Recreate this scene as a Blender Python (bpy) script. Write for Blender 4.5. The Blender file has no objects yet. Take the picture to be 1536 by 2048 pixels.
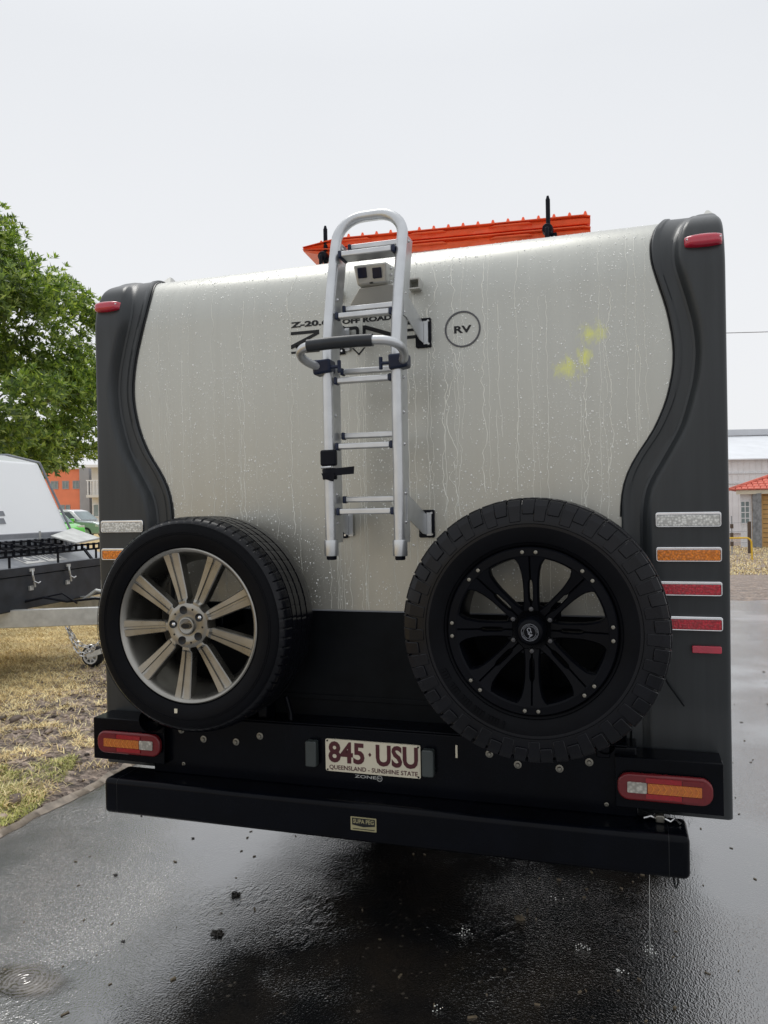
import bpy, math, random
import numpy as np
from mathutils import Vector, Matrix, noise
R = math.radians
sc = bpy.context.scene
# ------------------------------------------------------------------ camera, sky, sun, exposure
F_PX, CX, CY = 1539.0, 768.0, 1024.0                 # for the 1536 x 2048 photograph
CAM = Vector((0.896, -2.808, 1.65)); YAW, PITCH, ROLL = R(-17.195), R(-0.3), R(-1.047)
fw = Vector((math.sin(YAW)*math.cos(PITCH), math.cos(YAW)*math.cos(PITCH), math.sin(PITCH)))
rt0 = Vector((math.cos(YAW), -math.sin(YAW), 0)); up0 = rt0.cross(fw)
rt = rt0*math.cos(ROLL)+up0*math.sin(ROLL); up = -rt0*math.sin(ROLL)+up0*math.cos(ROLL)
cd = bpy.data.cameras.new('camera'); cam = bpy.data.objects.new('camera', cd)
sc.collection.objects.link(cam); sc.camera = cam
m = Matrix((rt, up, -fw)).transposed().to_4x4(); m.translation = CAM; cam.matrix_world = m
cd.sensor_fit = 'VERTICAL'; cd.sensor_height = 24.0; cd.lens = 24.0*F_PX/2048.0
cd.clip_start = 0.05; cd.clip_end = 2000

SUN_EL, SUN_AZ = R(62), R(-35)                        # high, ahead of the camera and to the left, behind thick cloud
w = bpy.data.worlds.new('World'); sc.world = w; w.use_nodes = True
nt = w.node_tree; nt.nodes.clear()
def wn(t, **k):
    n = nt.nodes.new(t)
    for a, b in k.items(): setattr(n, a, b)
    return n
sky = wn('ShaderNodeTexSky', sky_type='NISHITA', sun_disc=False, sun_elevation=SUN_EL, sun_rotation=SUN_AZ, dust_density=4.0)
hs = wn('ShaderNodeHueSaturation'); hs.inputs['Saturation'].default_value = 0.08; hs.inputs['Value'].default_value = 0.9
tc = wn('ShaderNodeTexCoord'); sep = wn('ShaderNodeSeparateXYZ')
rmp = wn('ShaderNodeValToRGB')
rmp.color_ramp.elements[0].position = 0.0; rmp.color_ramp.elements[0].color = (9.7, 9.8, 10.0, 1)
rmp.color_ramp.elements[1].position = 0.5; rmp.color_ramp.elements[1].color = (8.3, 8.55, 8.95, 1)
e_ = rmp.color_ramp.elements.new(1.0); e_.color = (10.6, 10.9, 11.3, 1)
nz = wn('ShaderNodeTexNoise'); nz.inputs['Scale'].default_value = 1.6; nz.inputs['Detail'].default_value = 3
nm = wn('ShaderNodeMapRange'); nm.inputs['To Min'].default_value = 0.95; nm.inputs['To Max'].default_value = 1.05
mul = wn('ShaderNodeMixRGB', blend_type='MULTIPLY'); mul.inputs[0].default_value = 1
mx = wn('ShaderNodeMixRGB'); mx.inputs[0].default_value = 0.12
bg = wn('ShaderNodeBackground'); bg.inputs['Strength'].default_value = 0.1
wo = wn('ShaderNodeOutputWorld')
L = nt.links.new
L(tc.outputs['Generated'], sep.inputs[0]); L(sep.outputs['Z'], rmp.inputs[0])
L(tc.outputs['Generated'], nz.inputs['Vector']); L(nz.outputs[0], nm.inputs[0])
L(rmp.outputs[0], mul.inputs[1]); L(nm.outputs[0], mul.inputs[2])
L(sky.outputs[0], hs.inputs['Color']); L(mul.outputs[0], mx.inputs[1]); L(hs.outputs[0], mx.inputs[2])
L(mx.outputs[0], bg.inputs['Color']); L(bg.outputs[0], wo.inputs[0])

sd = bpy.data.lights.new('sun', 'SUN'); sd.energy = 1.0; sd.angle = R(25); sd.color = (1, 0.97, 0.92)
so = bpy.data.objects.new('sun', sd); sc.collection.objects.link(so)
sdir = Vector((math.sin(SUN_AZ)*math.cos(SUN_EL), math.cos(SUN_AZ)*math.cos(SUN_EL), math.sin(SUN_EL)))
so.rotation_euler = sdir.to_track_quat('Z', 'Y').to_euler()
sc.view_settings.view_transform = 'Standard'; sc.view_settings.look = 'None'
sc.view_settings.exposure = 0.0; sc.view_settings.gamma = 1.0; sc.view_settings.use_curve_mapping = False
try:
    sc.cycles.max_bounces = 8; sc.cycles.transparent_max_bounces = 8
except Exception: pass
random.seed(4); rng = np.random.default_rng(4)

# ------------------------------------------------------------------ helpers
def tag(o, label=None, cat=None, group=None, kind=None):
    for k, v in (('label', label), ('category', cat), ('group', group), ('kind', kind)):
        if v: o[k] = v
    return o
def empty(name, loc=(0, 0, 0), rz=0, parent=None):
    o = bpy.data.objects.new(name, None); sc.collection.objects.link(o)
    o.location = loc; o.rotation_euler = (0, 0, rz); o.parent = parent; o.empty_display_size = 0.2
    return o
def inst(src, loc, rot=(0, 0, 0), scale=(1, 1, 1), parent=None, name=None):
    o = src.copy(); sc.collection.objects.link(o); o.location = loc; o.rotation_euler = rot; o.scale = scale
    o.parent = parent if parent else src.parent
    if name: o.name = name
    return o
def copy_tree(o, parent=None):
    c = o.copy(); sc.collection.objects.link(c); c.parent = parent
    for ch in list(o.children): copy_tree(ch, c)
    return c

class MB:
    def __init__(s): s.v = []; s.f = []; s.m = []; s.g = []
    def add(s, vs, fs, mi=0):
        b = len(s.v); s.g.append((b, len(s.f))); s.v += [tuple(p) for p in vs]; s.f += [tuple(i+b for i in f) for f in fs]; s.m += [mi]*len(fs); return s
    def box(s, x0, x1, y0, y1, z0, z1, mi=0):
        return s.add([(x0,y0,z0),(x1,y0,z0),(x1,y1,z0),(x0,y1,z0),(x0,y0,z1),(x1,y0,z1),(x1,y1,z1),(x0,y1,z1)],
                     [(0,3,2,1),(4,5,6,7),(0,1,5,4),(1,2,6,5),(2,3,7,6),(3,0,4,7)], mi)
    def hexa(s, p, mi=0):
        return s.add(p, [(0,3,2,1),(4,5,6,7),(0,1,5,4),(1,2,6,5),(2,3,7,6),(3,0,4,7)], mi)
    def tube(s, pts, r, n=10, closed=False, mi=0, cap=True, sx=1.0):
        pts = [Vector(p) for p in pts]; N = len(pts); rings = []
        prev = None
        for i, p in enumerate(pts):
            if closed: t = pts[(i+1) % N]-pts[i-1]
            else: t = pts[min(i+1, N-1)]-pts[max(i-1, 0)]
            t = t.normalized()
            if prev is None:
                a = Vector((0, 0, 1)) if abs(t.z) < 0.9 else Vector((1, 0, 0))
                u = t.cross(a).normalized()
            else:
                u = (prev-t*prev.dot(t)).normalized()
            prev = u; v = t.cross(u)
            rr = r[i] if isinstance(r, (list, tuple)) else r
            rings.append([p+(u*math.cos(2*math.pi*k/n)*sx+v*math.sin(2*math.pi*k/n))*rr for k in range(n)])
        vs = [q for rg in rings for q in rg]; fs = []
        for i in range(N if closed else N-1):
            j = (i+1) % N
            for k in range(n):
                l = (k+1) % n; fs.append((i*n+k, i*n+l, j*n+l, j*n+k))
        if not closed and cap:
            fs.append(tuple(range(n))[::-1]); fs.append(tuple((N-1)*n+k for k in range(n)))
        return s.add(vs, fs, mi)
    def cyl(s, a, b, r, n=14, mi=0): return s.tube([a, b], r, n, mi=mi)
    def lathe(s, prof, c, n=64, fn=None, mi=0, axis='y', close=False):
        """prof: list of (radius, along); revolves about the y (or x) axis through c."""
        vs = []; fs = []; P = len(prof)
        for k in range(n):
            a = 2*math.pi*k/n; ca, sa = math.cos(a), math.sin(a)
            for j, (r, y) in enumerate(prof):
                if fn: r, y = fn(j, k, r, y)
                if axis == 'y': vs.append((c[0]+r*ca, c[1]+y, c[2]+r*sa))
                elif axis == 'x': vs.append((c[0]+y, c[1]+r*ca, c[2]+r*sa))
                else: vs.append((c[0]+r*ca, c[1]+r*sa, c[2]+y))
        for k in range(n):
            l = (k+1) % n
            for j in range(P if close else P-1):
                q = (j+1) % P
                fs.append((k*P+j, k*P+q, l*P+q, l*P+j))
        return s.add(vs, fs, mi)
    def prism(s, poly, y0, y1, mi=0, inset=0.0):
        """poly in (x,z), extruded along y from y0 (front, towards -y) to y1"""
        n = len(poly)
        vs = [(x, y0, z) for x, z in poly]+[(x, y1, z) for x, z in poly]
        fs = [tuple(range(n)), tuple(range(2*n-1, n-1, -1))]+[((i+1) % n, i, n+i, n+(i+1) % n) for i in range(n)]
        return s.add(vs, fs, mi)
    def ring(s, outer, inner, y0, y1, mi=0):
        n = len(outer)
        vs = [(x, y0, z) for x, z in outer]+[(x, y0, z) for x, z in inner]+[(x, y1, z) for x, z in outer]+[(x, y1, z) for x, z in inner]
        fs = []
        for i in range(n):
            j = (i+1) % n
            fs += [(i, j, n+j, n+i), (2*n+j, 2*n+i, 3*n+i, 3*n+j), (j, i, 2*n+i, 2*n+j), (n+i, n+j, 3*n+j, 3*n+i)]
        return s.add(vs, fs, mi)
    def build(s, name, mat, parent=None, smooth=35, bevel=0, seg=2, loc=None, fix=True):
        me = bpy.data.meshes.new(name); me.from_pydata(s.v, [], s.f)
        mats = mat if isinstance(mat, (list, tuple)) else [mat]
        for q in mats: me.materials.append(q)
        if len(mats) > 1: me.polygons.foreach_set('material_index', s.m)
        me.update()
        if fix:
            import bmesh
            bm = bmesh.new(); bm.from_mesh(me); bmesh.ops.recalc_face_normals(bm, faces=bm.faces); bm.to_mesh(me); bm.free()
        if smooth:
            me.shade_smooth(); me.set_sharp_from_angle(angle=R(smooth))
        o = bpy.data.objects.new(name, me); sc.collection.objects.link(o); o.parent = parent
        if loc: o.location = loc
        if bevel:
            b = o.modifiers.new('bevel', 'BEVEL'); b.width = bevel; b.segments = seg; b.limit_method = 'ANGLE'; b.angle_limit = R(40)
            b.harden_normals = False
        return o
def build_each(mb, name, mat, parent=None, **k):
    """one object for each piece that was added"""
    out = []
    for i, (v0, f0) in enumerate(mb.g):
        v1, f1 = mb.g[i+1] if i+1 < len(mb.g) else (len(mb.v), len(mb.f))
        m = MB(); m.add(mb.v[v0:v1], [tuple(q-v0 for q in f) for f in mb.f[f0:f1]])
        c = tuple(sum(p[j] for p in m.v)/len(m.v) for j in range(3)); m.v = [tuple(p[j]-c[j] for j in range(3)) for p in m.v]
        out.append(m.build(name, mat, parent, loc=c, **k))
    return out
def rrect(x0, x1, z0, z1, r, n=5):
    out = []
    for cx, cz, a0 in ((x1-r, z0+r, -90), (x1-r, z1-r, 0), (x0+r, z1-r, 90), (x0+r, z0+r, 180)):
        for k in range(n+1):
            a = R(a0+90*k/n); out.append((cx+r*math.cos(a), cz+r*math.sin(a)))
    return out
def arrmesh(name, V, Fq, mat, parent=None, smooth=False):
    me = bpy.data.meshes.new(name); V = np.asarray(V, np.float32); Fq = np.asarray(Fq, np.int32)
    k = Fq.shape[1]
    me.vertices.add(len(V)); me.vertices.foreach_set('co', V.ravel())
    me.loops.add(Fq.size); me.loops.foreach_set('vertex_index', Fq.ravel())
    me.polygons.add(len(Fq)); me.polygons.foreach_set('loop_start', np.arange(0, Fq.size, k, dtype=np.int32))
    me.materials.append(mat); me.update(calc_edges=True); me.validate()
    if smooth: me.shade_smooth()
    o = bpy.data.objects.new(name, me); sc.collection.objects.link(o); o.parent = parent
    return o
def text_mb(body, x0, x1, z0, z1, y, bold=0.0, depth=0.0012, mb=None, font_res=3, keep_aspect=False):
    cu = bpy.data.curves.new('lettering', 'FONT'); cu.body = body; cu.resolution_u = font_res; cu.offset = bold; cu.extrude = 0.02
    o = bpy.data.objects.new('lettering', cu); sc.collection.objects.link(o)
    bpy.context.view_layer.update()
    me = bpy.data.meshes.new_from_object(o.evaluated_get(bpy.context.evaluated_depsgraph_get()))
    V = np.zeros(len(me.vertices)*3); me.vertices.foreach_get('co', V); V = V.reshape(-1, 3)
    a, b = V.min(0), V.max(0)
    X = x0+(V[:, 0]-a[0])/(b[0]-a[0])*(x1-x0); Z = z0+(V[:, 1]-a[1])/(b[1]-a[1])*(z1-z0)
    Y = y-(V[:, 2]-a[2])/(b[2]-a[2])*depth
    mb = mb or MB(); mb.add([tuple(p) for p in np.stack([X, Y, Z], 1)], [tuple(p.vertices) for p in me.polygons])
    bpy.data.objects.remove(o); bpy.data.curves.remove(cu); bpy.data.meshes.remove(me)
    return mb
def at(px, py, d):
    """a place in the world from its direction and distance"""
    return CAM+fw*d+rt*((px-CX)/F_PX*d)-up*((py-CY)/F_PX*d)
def flat(xc, d):
    """ground position xc metres right of and d metres ahead of the photographer"""
    f = Vector((math.sin(YAW), math.cos(YAW), 0)); return CAM.xy.to_3d()+rt0*xc+f*d

# ------------------------------------------------------------------ materials
class NT:
    def __init__(s, name):
        s.mat = bpy.data.materials.new(name); s.mat.use_nodes = True; s.t = s.mat.node_tree
        s.b = s.t.nodes['Principled BSDF']; s.tc = None
    def n(s, t, ins=None, **k):
        n = s.t.nodes.new(t)
        for a, b in k.items(): setattr(n, a, b)
        for a, b in (ins or {}).items():
            if isinstance(b, bpy.types.NodeSocket): s.t.links.new(b, n.inputs[a])
            else: n.inputs[a].default_value = b
        return n
    def co(s, kind='Object', scale=(1, 1, 1), loc=(0, 0, 0)):
        if not s.tc: s.tc = s.n('ShaderNodeTexCoord')
        return s.n('ShaderNodeMapping', {'Vector': s.tc.outputs[kind], 'Scale': scale, 'Location': loc}).outputs[0]
    def noise(s, scale, detail=4, rough=0.5, vec=None, dist=0):
        return s.n('ShaderNodeTexNoise', {'Vector': vec or s.co(), 'Scale': scale, 'Detail': detail, 'Roughness': rough, 'Distortion': dist}).outputs[0]
    def ramp(s, fac, *stops):
        n = s.n('ShaderNodeValToRGB', {'Fac': fac}); e = n.color_ramp.elements
        while len(e) < len(stops): e.new(0.5)
        for el, (p, c) in zip(e, stops):
            el.position = p; el.color = (c, c, c, 1) if isinstance(c, (int, float)) else (*c, 1)
        return n.outputs[0]
    def mix(s, fac, a, b, bt='MIX'):
        def c(x): return x if isinstance(x, bpy.types.NodeSocket) else ((x, x, x, 1) if isinstance(x, (int, float)) else (*x, 1))
        return s.n('ShaderNodeMixRGB', {0: fac, 1: c(a), 2: c(b)}, blend_type=bt).outputs[0]
    def math(s, op, a, b=0.0): return s.n('ShaderNodeMath', {0: a, 1: b}, operation=op).outputs[0]
    def bump(s, h, strength=0.3, dist=0.01, normal=None):
        i = {'Height': h, 'Strength': strength, 'Distance': dist}
        if normal: i['Normal'] = normal
        return s.n('ShaderNodeBump', i).outputs[0]
    def set(s, **k):
        names = dict(color='Base Color', rough='Roughness', metal='Metallic', spec='Specular IOR Level', ior='IOR', normal='Normal',
                     coat='Coat Weight', coatr='Coat Roughness', trans='Transmission Weight', emit='Emission Color', emits='Emission Strength', alpha='Alpha')
        for a, b in k.items():
            i = s.b.inputs[names[a]]
            if isinstance(b, bpy.types.NodeSocket): s.t.links.new(b, i)
            elif isinstance(b, tuple): i.default_value = (*b, 1)
            else: i.default_value = b
        return s.mat
M = {}
def simple(name, color, rough=0.5, metal=0.0, spec=0.5, var=0.12, scale=9.0, bump=0.0, bscale=200, **k):
    t = NT(name); nzz = t.noise(scale, 4)
    f = t.ramp(nzz, (0.3, 1-var), (0.7, 1+var))
    col = t.mix(1.0, color, f, 'MULTIPLY')
    rr = t.n('ShaderNodeMapRange', {'Value': t.noise(scale*3, 3), 'To Min': rough*0.85, 'To Max': min(1, rough*1.15)}).outputs[0]
    t.set(color=col, rough=rr, metal=metal, spec=spec, **k)
    if bump: t.set(normal=t.bump(t.noise(bscale, 3), bump, 0.001))
    M[name] = t.mat; return t.mat
def droplets(t, scale, thr, vec=None):
    v = t.n('ShaderNodeTexVoronoi', {'Vector': vec or t.co(), 'Scale': scale}, feature='F1')
    r = t.n('ShaderNodeSeparateColor', {0: v.outputs['Color']}).outputs[0]
    lim = t.math('MULTIPLY', t.math('SUBTRACT', r, thr), 0.5)
    d = t.math('SUBTRACT', lim, v.outputs['Distance'])
    return t.ramp(t.math('MULTIPLY', d, 6.0), (0.0, 0.0), (0.6, 1.0))

# silver painted composite sheet, wet
t = NT('silver_sheet')
st = t.noise(1.0, 5, 0.6, t.co(scale=(55, 4, 1.2)))
st2 = t.noise(1.0, 4, 0.55, t.co(scale=(16, 2, 0.5), loc=(3, 0, 1)))
big = t.noise(1.3, 3)
col = t.mix(1.0, (0.505, 0.51, 0.472), t.ramp(st, (0.32, 0.97), (0.7, 1.02)), 'MULTIPLY')
col = t.mix(1.0, col, t.ramp(st2, (0.35, 0.975), (0.65, 1.02)), 'MULTIPLY')
sepz = t.n('ShaderNodeSeparateXYZ', {0: t.co()}).outputs
ground_reflect_dirt = t.math('MULTIPLY', t.n('ShaderNodeMapRange', {'Value': sepz['Z'], 'From Min': 2.25, 'From Max': 1.25}).outputs[0], t.ramp(t.noise(2.2, 4), (0.25, 0.35), (0.75, 1.0)))
col = t.mix(t.math('MULTIPLY', ground_reflect_dirt, 0.62), col, (0.40, 0.355, 0.27))  # warm ground reflection painted into the lower sheet, along with faint dirt
# yellow-green paint scuff
def blob(cx, cz, rx, rz):
    mp = t.n('ShaderNodeMapping', {'Vector': t.tc.outputs['Object'], 'Location': (-cx/rx, 0, -cz/rz), 'Scale': (1/rx, 0.0, 1/rz)}).outputs[0]
    ds = t.n('ShaderNodeTexNoise', {'Vector': t.tc.outputs['Object'], 'Scale': 17.0, 'Detail': 6, 'Roughness': 0.7}).outputs['Color']
    mp = t.n('ShaderNodeVectorMath', {0: mp, 1: t.n('ShaderNodeVectorMath', {0: ds, 1: (-0.5, -0.5, -0.5)}, operation='ADD').outputs[0]}, operation='ADD').outputs[0]
    mp = t.n('ShaderNodeVectorMath', {0: mp, 1: (1, 0, 1)}, operation='MULTIPLY').outputs[0]
    ln = t.n('ShaderNodeVectorMath', {0: mp}, operation='LENGTH').outputs['Value']
    return t.ramp(ln, (0.0, 1.0), (1.3, 0.0))
bl = t.math('MAXIMUM', blob(0.806, 2.25, 0.085, 0.07), t.math('MAXIMUM', blob(0.725, 2.13, 0.095, 0.08), blob(0.775, 2.175, 0.055, 0.06)))
bl = t.math('SUBTRACT', t.math('MULTIPLY', bl, 1.25), t.ramp(t.noise(22, 8, 0.75, t.co(scale=(1.6, 1, 0.7))), (0.35, 0.95), (0.62, 0.1)))
col = t.mix(t.ramp(bl, (-0.1, 0.0), (0.9, 0.8)), col, (0.78, 0.80, 0.16))
dr = droplets(t, 150, 0.62); dr2 = droplets(t, 70, 0.8, t.co(loc=(4, 1, 2)))
drs = t.math('MAXIMUM', dr, dr2)
col = t.mix(t.math('MULTIPLY', drs, 0.45), col, (0.95, 0.95, 0.9))
h = t.math('ADD', t.math('MULTIPLY', drs, 0.6), t.math('MULTIPLY', st, 0.2))
t.set(color=col, rough=t.ramp(st, (0.3, 0.33), (0.7, 0.42)), metal=0.5, coat=0.2, coatr=0.2, normal=t.bump(h, 0.3, 0.001))
M['silver'] = t.mat
# charcoal moulding
t = NT('charcoal_moulding')
st = t.noise(1.0, 5, 0.6, t.co(scale=(30, 4, 1.5)))
col = t.mix(1.0, (0.030, 0.034, 0.037), t.ramp(st, (0.35, 0.85), (0.7, 1.15)), 'MULTIPLY')
dr = droplets(t, 110, 0.84)
col = t.mix(t.math('MULTIPLY', dr, 0.35), col, (0.5, 0.5, 0.5))
t.set(color=col, rough=0.33, spec=0.42, normal=t.bump(t.math('ADD', dr, t.math('MULTIPLY', t.noise(400, 2), 0.15)), 0.4, 0.001))
M['charcoal'] = t.mat
def wetblack(name, c, rough, spec, thr=0.9, ds=0.3, dscale=120):
    t = NT(name)
    dr = droplets(t, dscale, thr)
    col = t.mix(1.0, c, t.ramp(t.noise(7, 5, 0.6), (0.3, 0.7), (0.7, 1.35)), 'MULTIPLY')
    col = t.mix(t.math('MULTIPLY', dr, ds), col, (0.4, 0.42, 0.45))
    t.set(color=col, rough=rough, spec=spec, normal=t.bump(t.math('ADD', dr, t.math('MULTIPLY', t.noise(350, 3), 0.25)), 0.35, 0.001))
    M[name] = t.mat
wetblack('black_panel', (0.0055, 0.0065, 0.008), 0.5, 0.10, 0.93, 0.10)
wetblack('black_steel', (0.0018, 0.0024, 0.0045), 0.24, 0.11, 0.95, 0.12)
wetblack('rubber', (0.003, 0.0034, 0.005), 0.5, 0.10, 0.92, 0.15, 90)
wetblack('tread_rubber', (0.0042, 0.0046, 0.007), 0.26, 0.26, 0.82, 0.3, 100)
wetblack('black_alloy', (0.0025, 0.003, 0.005), 0.36, 0.10, 0.97, 0.10)
wetblack('grip', (0.02, 0.024, 0.03), 0.4, 0.4, 0.85, 0.5, 150)
t = NT('alloy_champagne')
g = t.noise(6, 5, 0.6)
col = t.mix(1.0, (0.37, 0.358, 0.328), t.ramp(g, (0.3, 0.65), (0.7, 1.12)), 'MULTIPLY')
col = t.mix(t.ramp(t.noise(3.2, 4), (0.45, 0.0), (0.7, 0.55)), col, (0.12, 0.105, 0.08))
t.set(color=col, rough=t.ramp(g, (0.3, 0.22), (0.7, 0.40)), metal=0.9, normal=t.bump(t.noise(160, 3), 0.12, 0.001))
M['alloy'] = t.mat
t = NT('anodised_aluminium')
dr = droplets(t, 190, 0.7)
col = t.mix(1.0, (0.60, 0.615, 0.63), t.ramp(t.noise(14, 4), (0.3, 0.9), (0.7, 1.08)), 'MULTIPLY')
t.set(color=col, rough=0.33, metal=0.75, normal=t.bump(dr, 0.5, 0.0012))
M['alu'] = t.mat
simple('bright_steel', (0.6, 0.6, 0.6), 0.25, 0.9, var=0.2, scale=60)
simple('chrome', (0.75, 0.76, 0.78), 0.16, 1.0, var=0.06, scale=30)
simple('dark_chrome', (0.09, 0.09, 0.095), 0.3, 0.8, var=0.06, scale=30)
simple('bolt_steel', (0.23, 0.22, 0.19), 0.35, 0.8, var=0.3, scale=80)
simple('black_print', (0.008, 0.009, 0.011), 0.35, 0, spec=0.3)
simple('black_plastic', (0.004, 0.005, 0.010), 0.45, 0, spec=0.15)
simple('blue_black_plastic', (0.007, 0.015, 0.045), 0.35, 0, spec=0.4)
def lens(name, c, scale=130, rough=0.14, coat=1.0):
    t = NT(name)
    v = t.n('ShaderNodeTexVoronoi', {'Vector': t.co(), 'Scale': scale}, feature='F1')
    col = t.mix(1.0, c, t.ramp(v.outputs['Distance'], (0.05, 1.25), (0.65, 0.6)), 'MULTIPLY')
    t.set(color=col, rough=rough, coat=coat, coatr=0.04, normal=t.bump(v.outputs['Distance'], 0.5, 0.002))
    M[name] = t.mat
lens('lens_red', (0.60, 0.006, 0.028), coat=0.4); lens('lens_amber', (0.95, 0.27, 0.012), coat=0.4); lens('lens_clear', (0.80, 0.80, 0.76), 110)
simple('lamp_red', (0.16, 0.014, 0.018), 0.15, 0, spec=0.3, var=0.06, scale=30, coat=0.35, coatr=0.04)
simple('lamp_red_deep', (0.30, 0.004, 0.012), 0.2, 0, var=0.15, scale=120, coat=0.3, coatr=0.04)
simple('lamp_amber', (0.50, 0.14, 0.02), 0.2, 0, var=0.2, scale=120, coat=0.4, coatr=0.04)
simple('lamp_amber_line', (0.66, 0.24, 0.04), 0.3, 0)
lens('lamp_white', (0.5, 0.48, 0.42), 90)
simple('marker_red', (0.50, 0.008, 0.04), 0.2, 0, var=0.08, scale=40, coat=1.0, coatr=0.05)
simple('plate_cream', (0.66, 0.61, 0.48), 0.4, 0, var=0.05, bump=0.05)
simple('plate_maroon', (0.065, 0.006, 0.012), 0.4, 0)
simple('sticker_yellow', (0.32, 0.29, 0.16), 0.4, 0)
simple('orange_plastic', (0.92, 0.13, 0.035), 0.36, 0, var=0.1, scale=25)
simple('dark_lens', (0.006, 0.010, 0.035), 0.25, 0, spec=0.3)
simple('silver_paint', (0.55, 0.55, 0.52), 0.4, 0.4, var=0.08)
simple('lamp_housing', (0.045, 0.055, 0.055), 0.4, 0, var=0.15)
simple('white_gelcoat', (0.88, 0.90, 0.92), 0.25, 0, var=0.015, scale=1.0)
simple('grey_trim', (0.20, 0.21, 0.235), 0.45, 0, var=0.15)
simple('box_black', (0.03, 0.035, 0.045), 0.4, 0, spec=0.3, var=0.35, scale=6)
simple('lid_grey', (0.34, 0.36, 0.39), 0.3, 0.2, var=0.15)
simple('galvanised', (0.52, 0.53, 0.52), 0.42, 0.6, var=0.15, scale=12)
simple('white_plastic', (0.72, 0.72, 0.70), 0.4, 0)
simple('rust_rag', (0.42, 0.18, 0.1), 0.8, 0)
simple('wheel_rubber', (0.015, 0.016, 0.018), 0.6, 0, spec=0.2)
simple('glass_car', (0.05, 0.07, 0.075), 0.06, 0, spec=0.7, var=0.05)
simple('glass_house', (0.22, 0.28, 0.29), 0.08, 0, spec=0.7, var=0.2, scale=2)
simple('paint_sage', (0.36, 0.42, 0.41), 0.22, 0.3, var=0.04, coat=1.0, coatr=0.05)
simple('paint_green', (0.10, 0.62, 0.03), 0.25, 0, var=0.04, coat=1.0, coatr=0.05)
simple('paint_red_stripe', (0.6, 0.05, 0.03), 0.3, 0)
simple('paint_white', (0.75, 0.76, 0.78), 0.25, 0, coat=0.6, coatr=0.05)
simple('render_orange', (0.85, 0.27, 0.15), 0.8, 0, var=0.06, scale=1.5)
simple('render_grey', (0.36, 0.37, 0.40), 0.8, 0, var=0.06, scale=1.5)
simple('render_cream', (0.70, 0.69, 0.66), 0.8, 0, var=0.06, scale=1.5)
simple('shed_sheet', (0.82, 0.80, 0.80), 0.45, 0.1, var=0.06, scale=1.2)
simple('shed_roof', (0.82, 0.84, 0.87), 0.4, 0.15, var=0.05, scale=1.0)
simple('shed_cap', (0.55, 0.57, 0.60), 0.4, 0.15, var=0.05, scale=1.0)
simple('terracotta', (0.66, 0.17, 0.12), 0.7, 0, var=0.3, scale=4)
simple('timber_orange', (0.72, 0.45, 0.18), 0.7, 0, var=0.12, scale=3)
simple('weathered_grey', (0.24, 0.25, 0.26), 0.7, 0, var=0.35, scale=6)
simple('yellow_paint', (0.78, 0.50, 0.03), 0.4, 0, var=0.1)
simple('post_brown', (0.10, 0.07, 0.05), 0.8, 0)
simple('concrete', (0.30, 0.25, 0.20), 0.6, 0, var=0.5, scale=14, bump=0.4, bscale=120)
simple('bark', (0.13, 0.10, 0.075), 0.85, 0, var=0.35, scale=18, bump=0.8, bscale=40)
simple('mud_dark', (0.018, 0.015, 0.012), 0.35, 0, spec=0.5, var=0.4, scale=60, bump=0.6, bscale=150)
simple('wood_litter', (0.14, 0.11, 0.07), 0.6, 0, var=0.4, scale=60)
simple('wire_grey', (0.35, 0.36, 0.38), 0.5, 0.3)
# water
t = NT('water_bead'); t.set(color=(0.88, 0.89, 0.85), rough=0.06, ior=1.5, coat=0.8); M['water'] = t.mat
t = NT('water_streak'); t.set(color=(0.88, 0.88, 0.80), rough=0.12, ior=1.5, coat=0.8); M['streak'] = t.mat
# leaves
t = NT('leaf_green')
geo = t.n('ShaderNodeNewGeometry')
col = t.ramp(geo.outputs['Random Per Island'], (0.0, (0.05, 0.085, 0.025)), (0.4, (0.12, 0.19, 0.05)), (0.75, (0.25, 0.34, 0.085)), (1.0, (0.46, 0.54, 0.16)))
col = t.mix(1.0, col, t.ramp(t.noise(0.9, 3), (0.35, 0.72), (0.65, 1.35)), 'MULTIPLY')
t.set(color=col, rough=0.35, spec=0.5)
tr = t.n('ShaderNodeBsdfTranslucent', {'Color': t.mix(1.0, col, (1.5, 1.6, 0.7), 'MULTIPLY')})
mxs = t.n('ShaderNodeMixShader', {0: 0.42, 1: t.b.outputs[0], 2: tr.outputs[0]})
t.t.links.new(mxs.outputs[0], t.t.nodes['Material Output'].inputs[0]); M['leaf'] = t.mat
def blade(name, *stops):
    t = NT(name); geo = t.n('ShaderNodeNewGeometry')
    t.set(color=t.mix(1.0, t.ramp(geo.outputs['Random Per Island'], *stops), t.ramp(t.noise(1.5, 3), (0.35, 0.8), (0.65, 1.2)), 'MULTIPLY'), rough=0.6, spec=0.3); M[name] = t.mat
blade('straw', (0.0, (0.50, 0.36, 0.19)), (0.35, (0.78, 0.60, 0.28)), (1.0, (0.97, 0.86, 0.50)))
blade('green_blade', (0.0, (0.27, 0.30, 0.08)), (0.5, (0.48, 0.50, 0.14)), (1.0, (0.82, 0.74, 0.33)))

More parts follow.
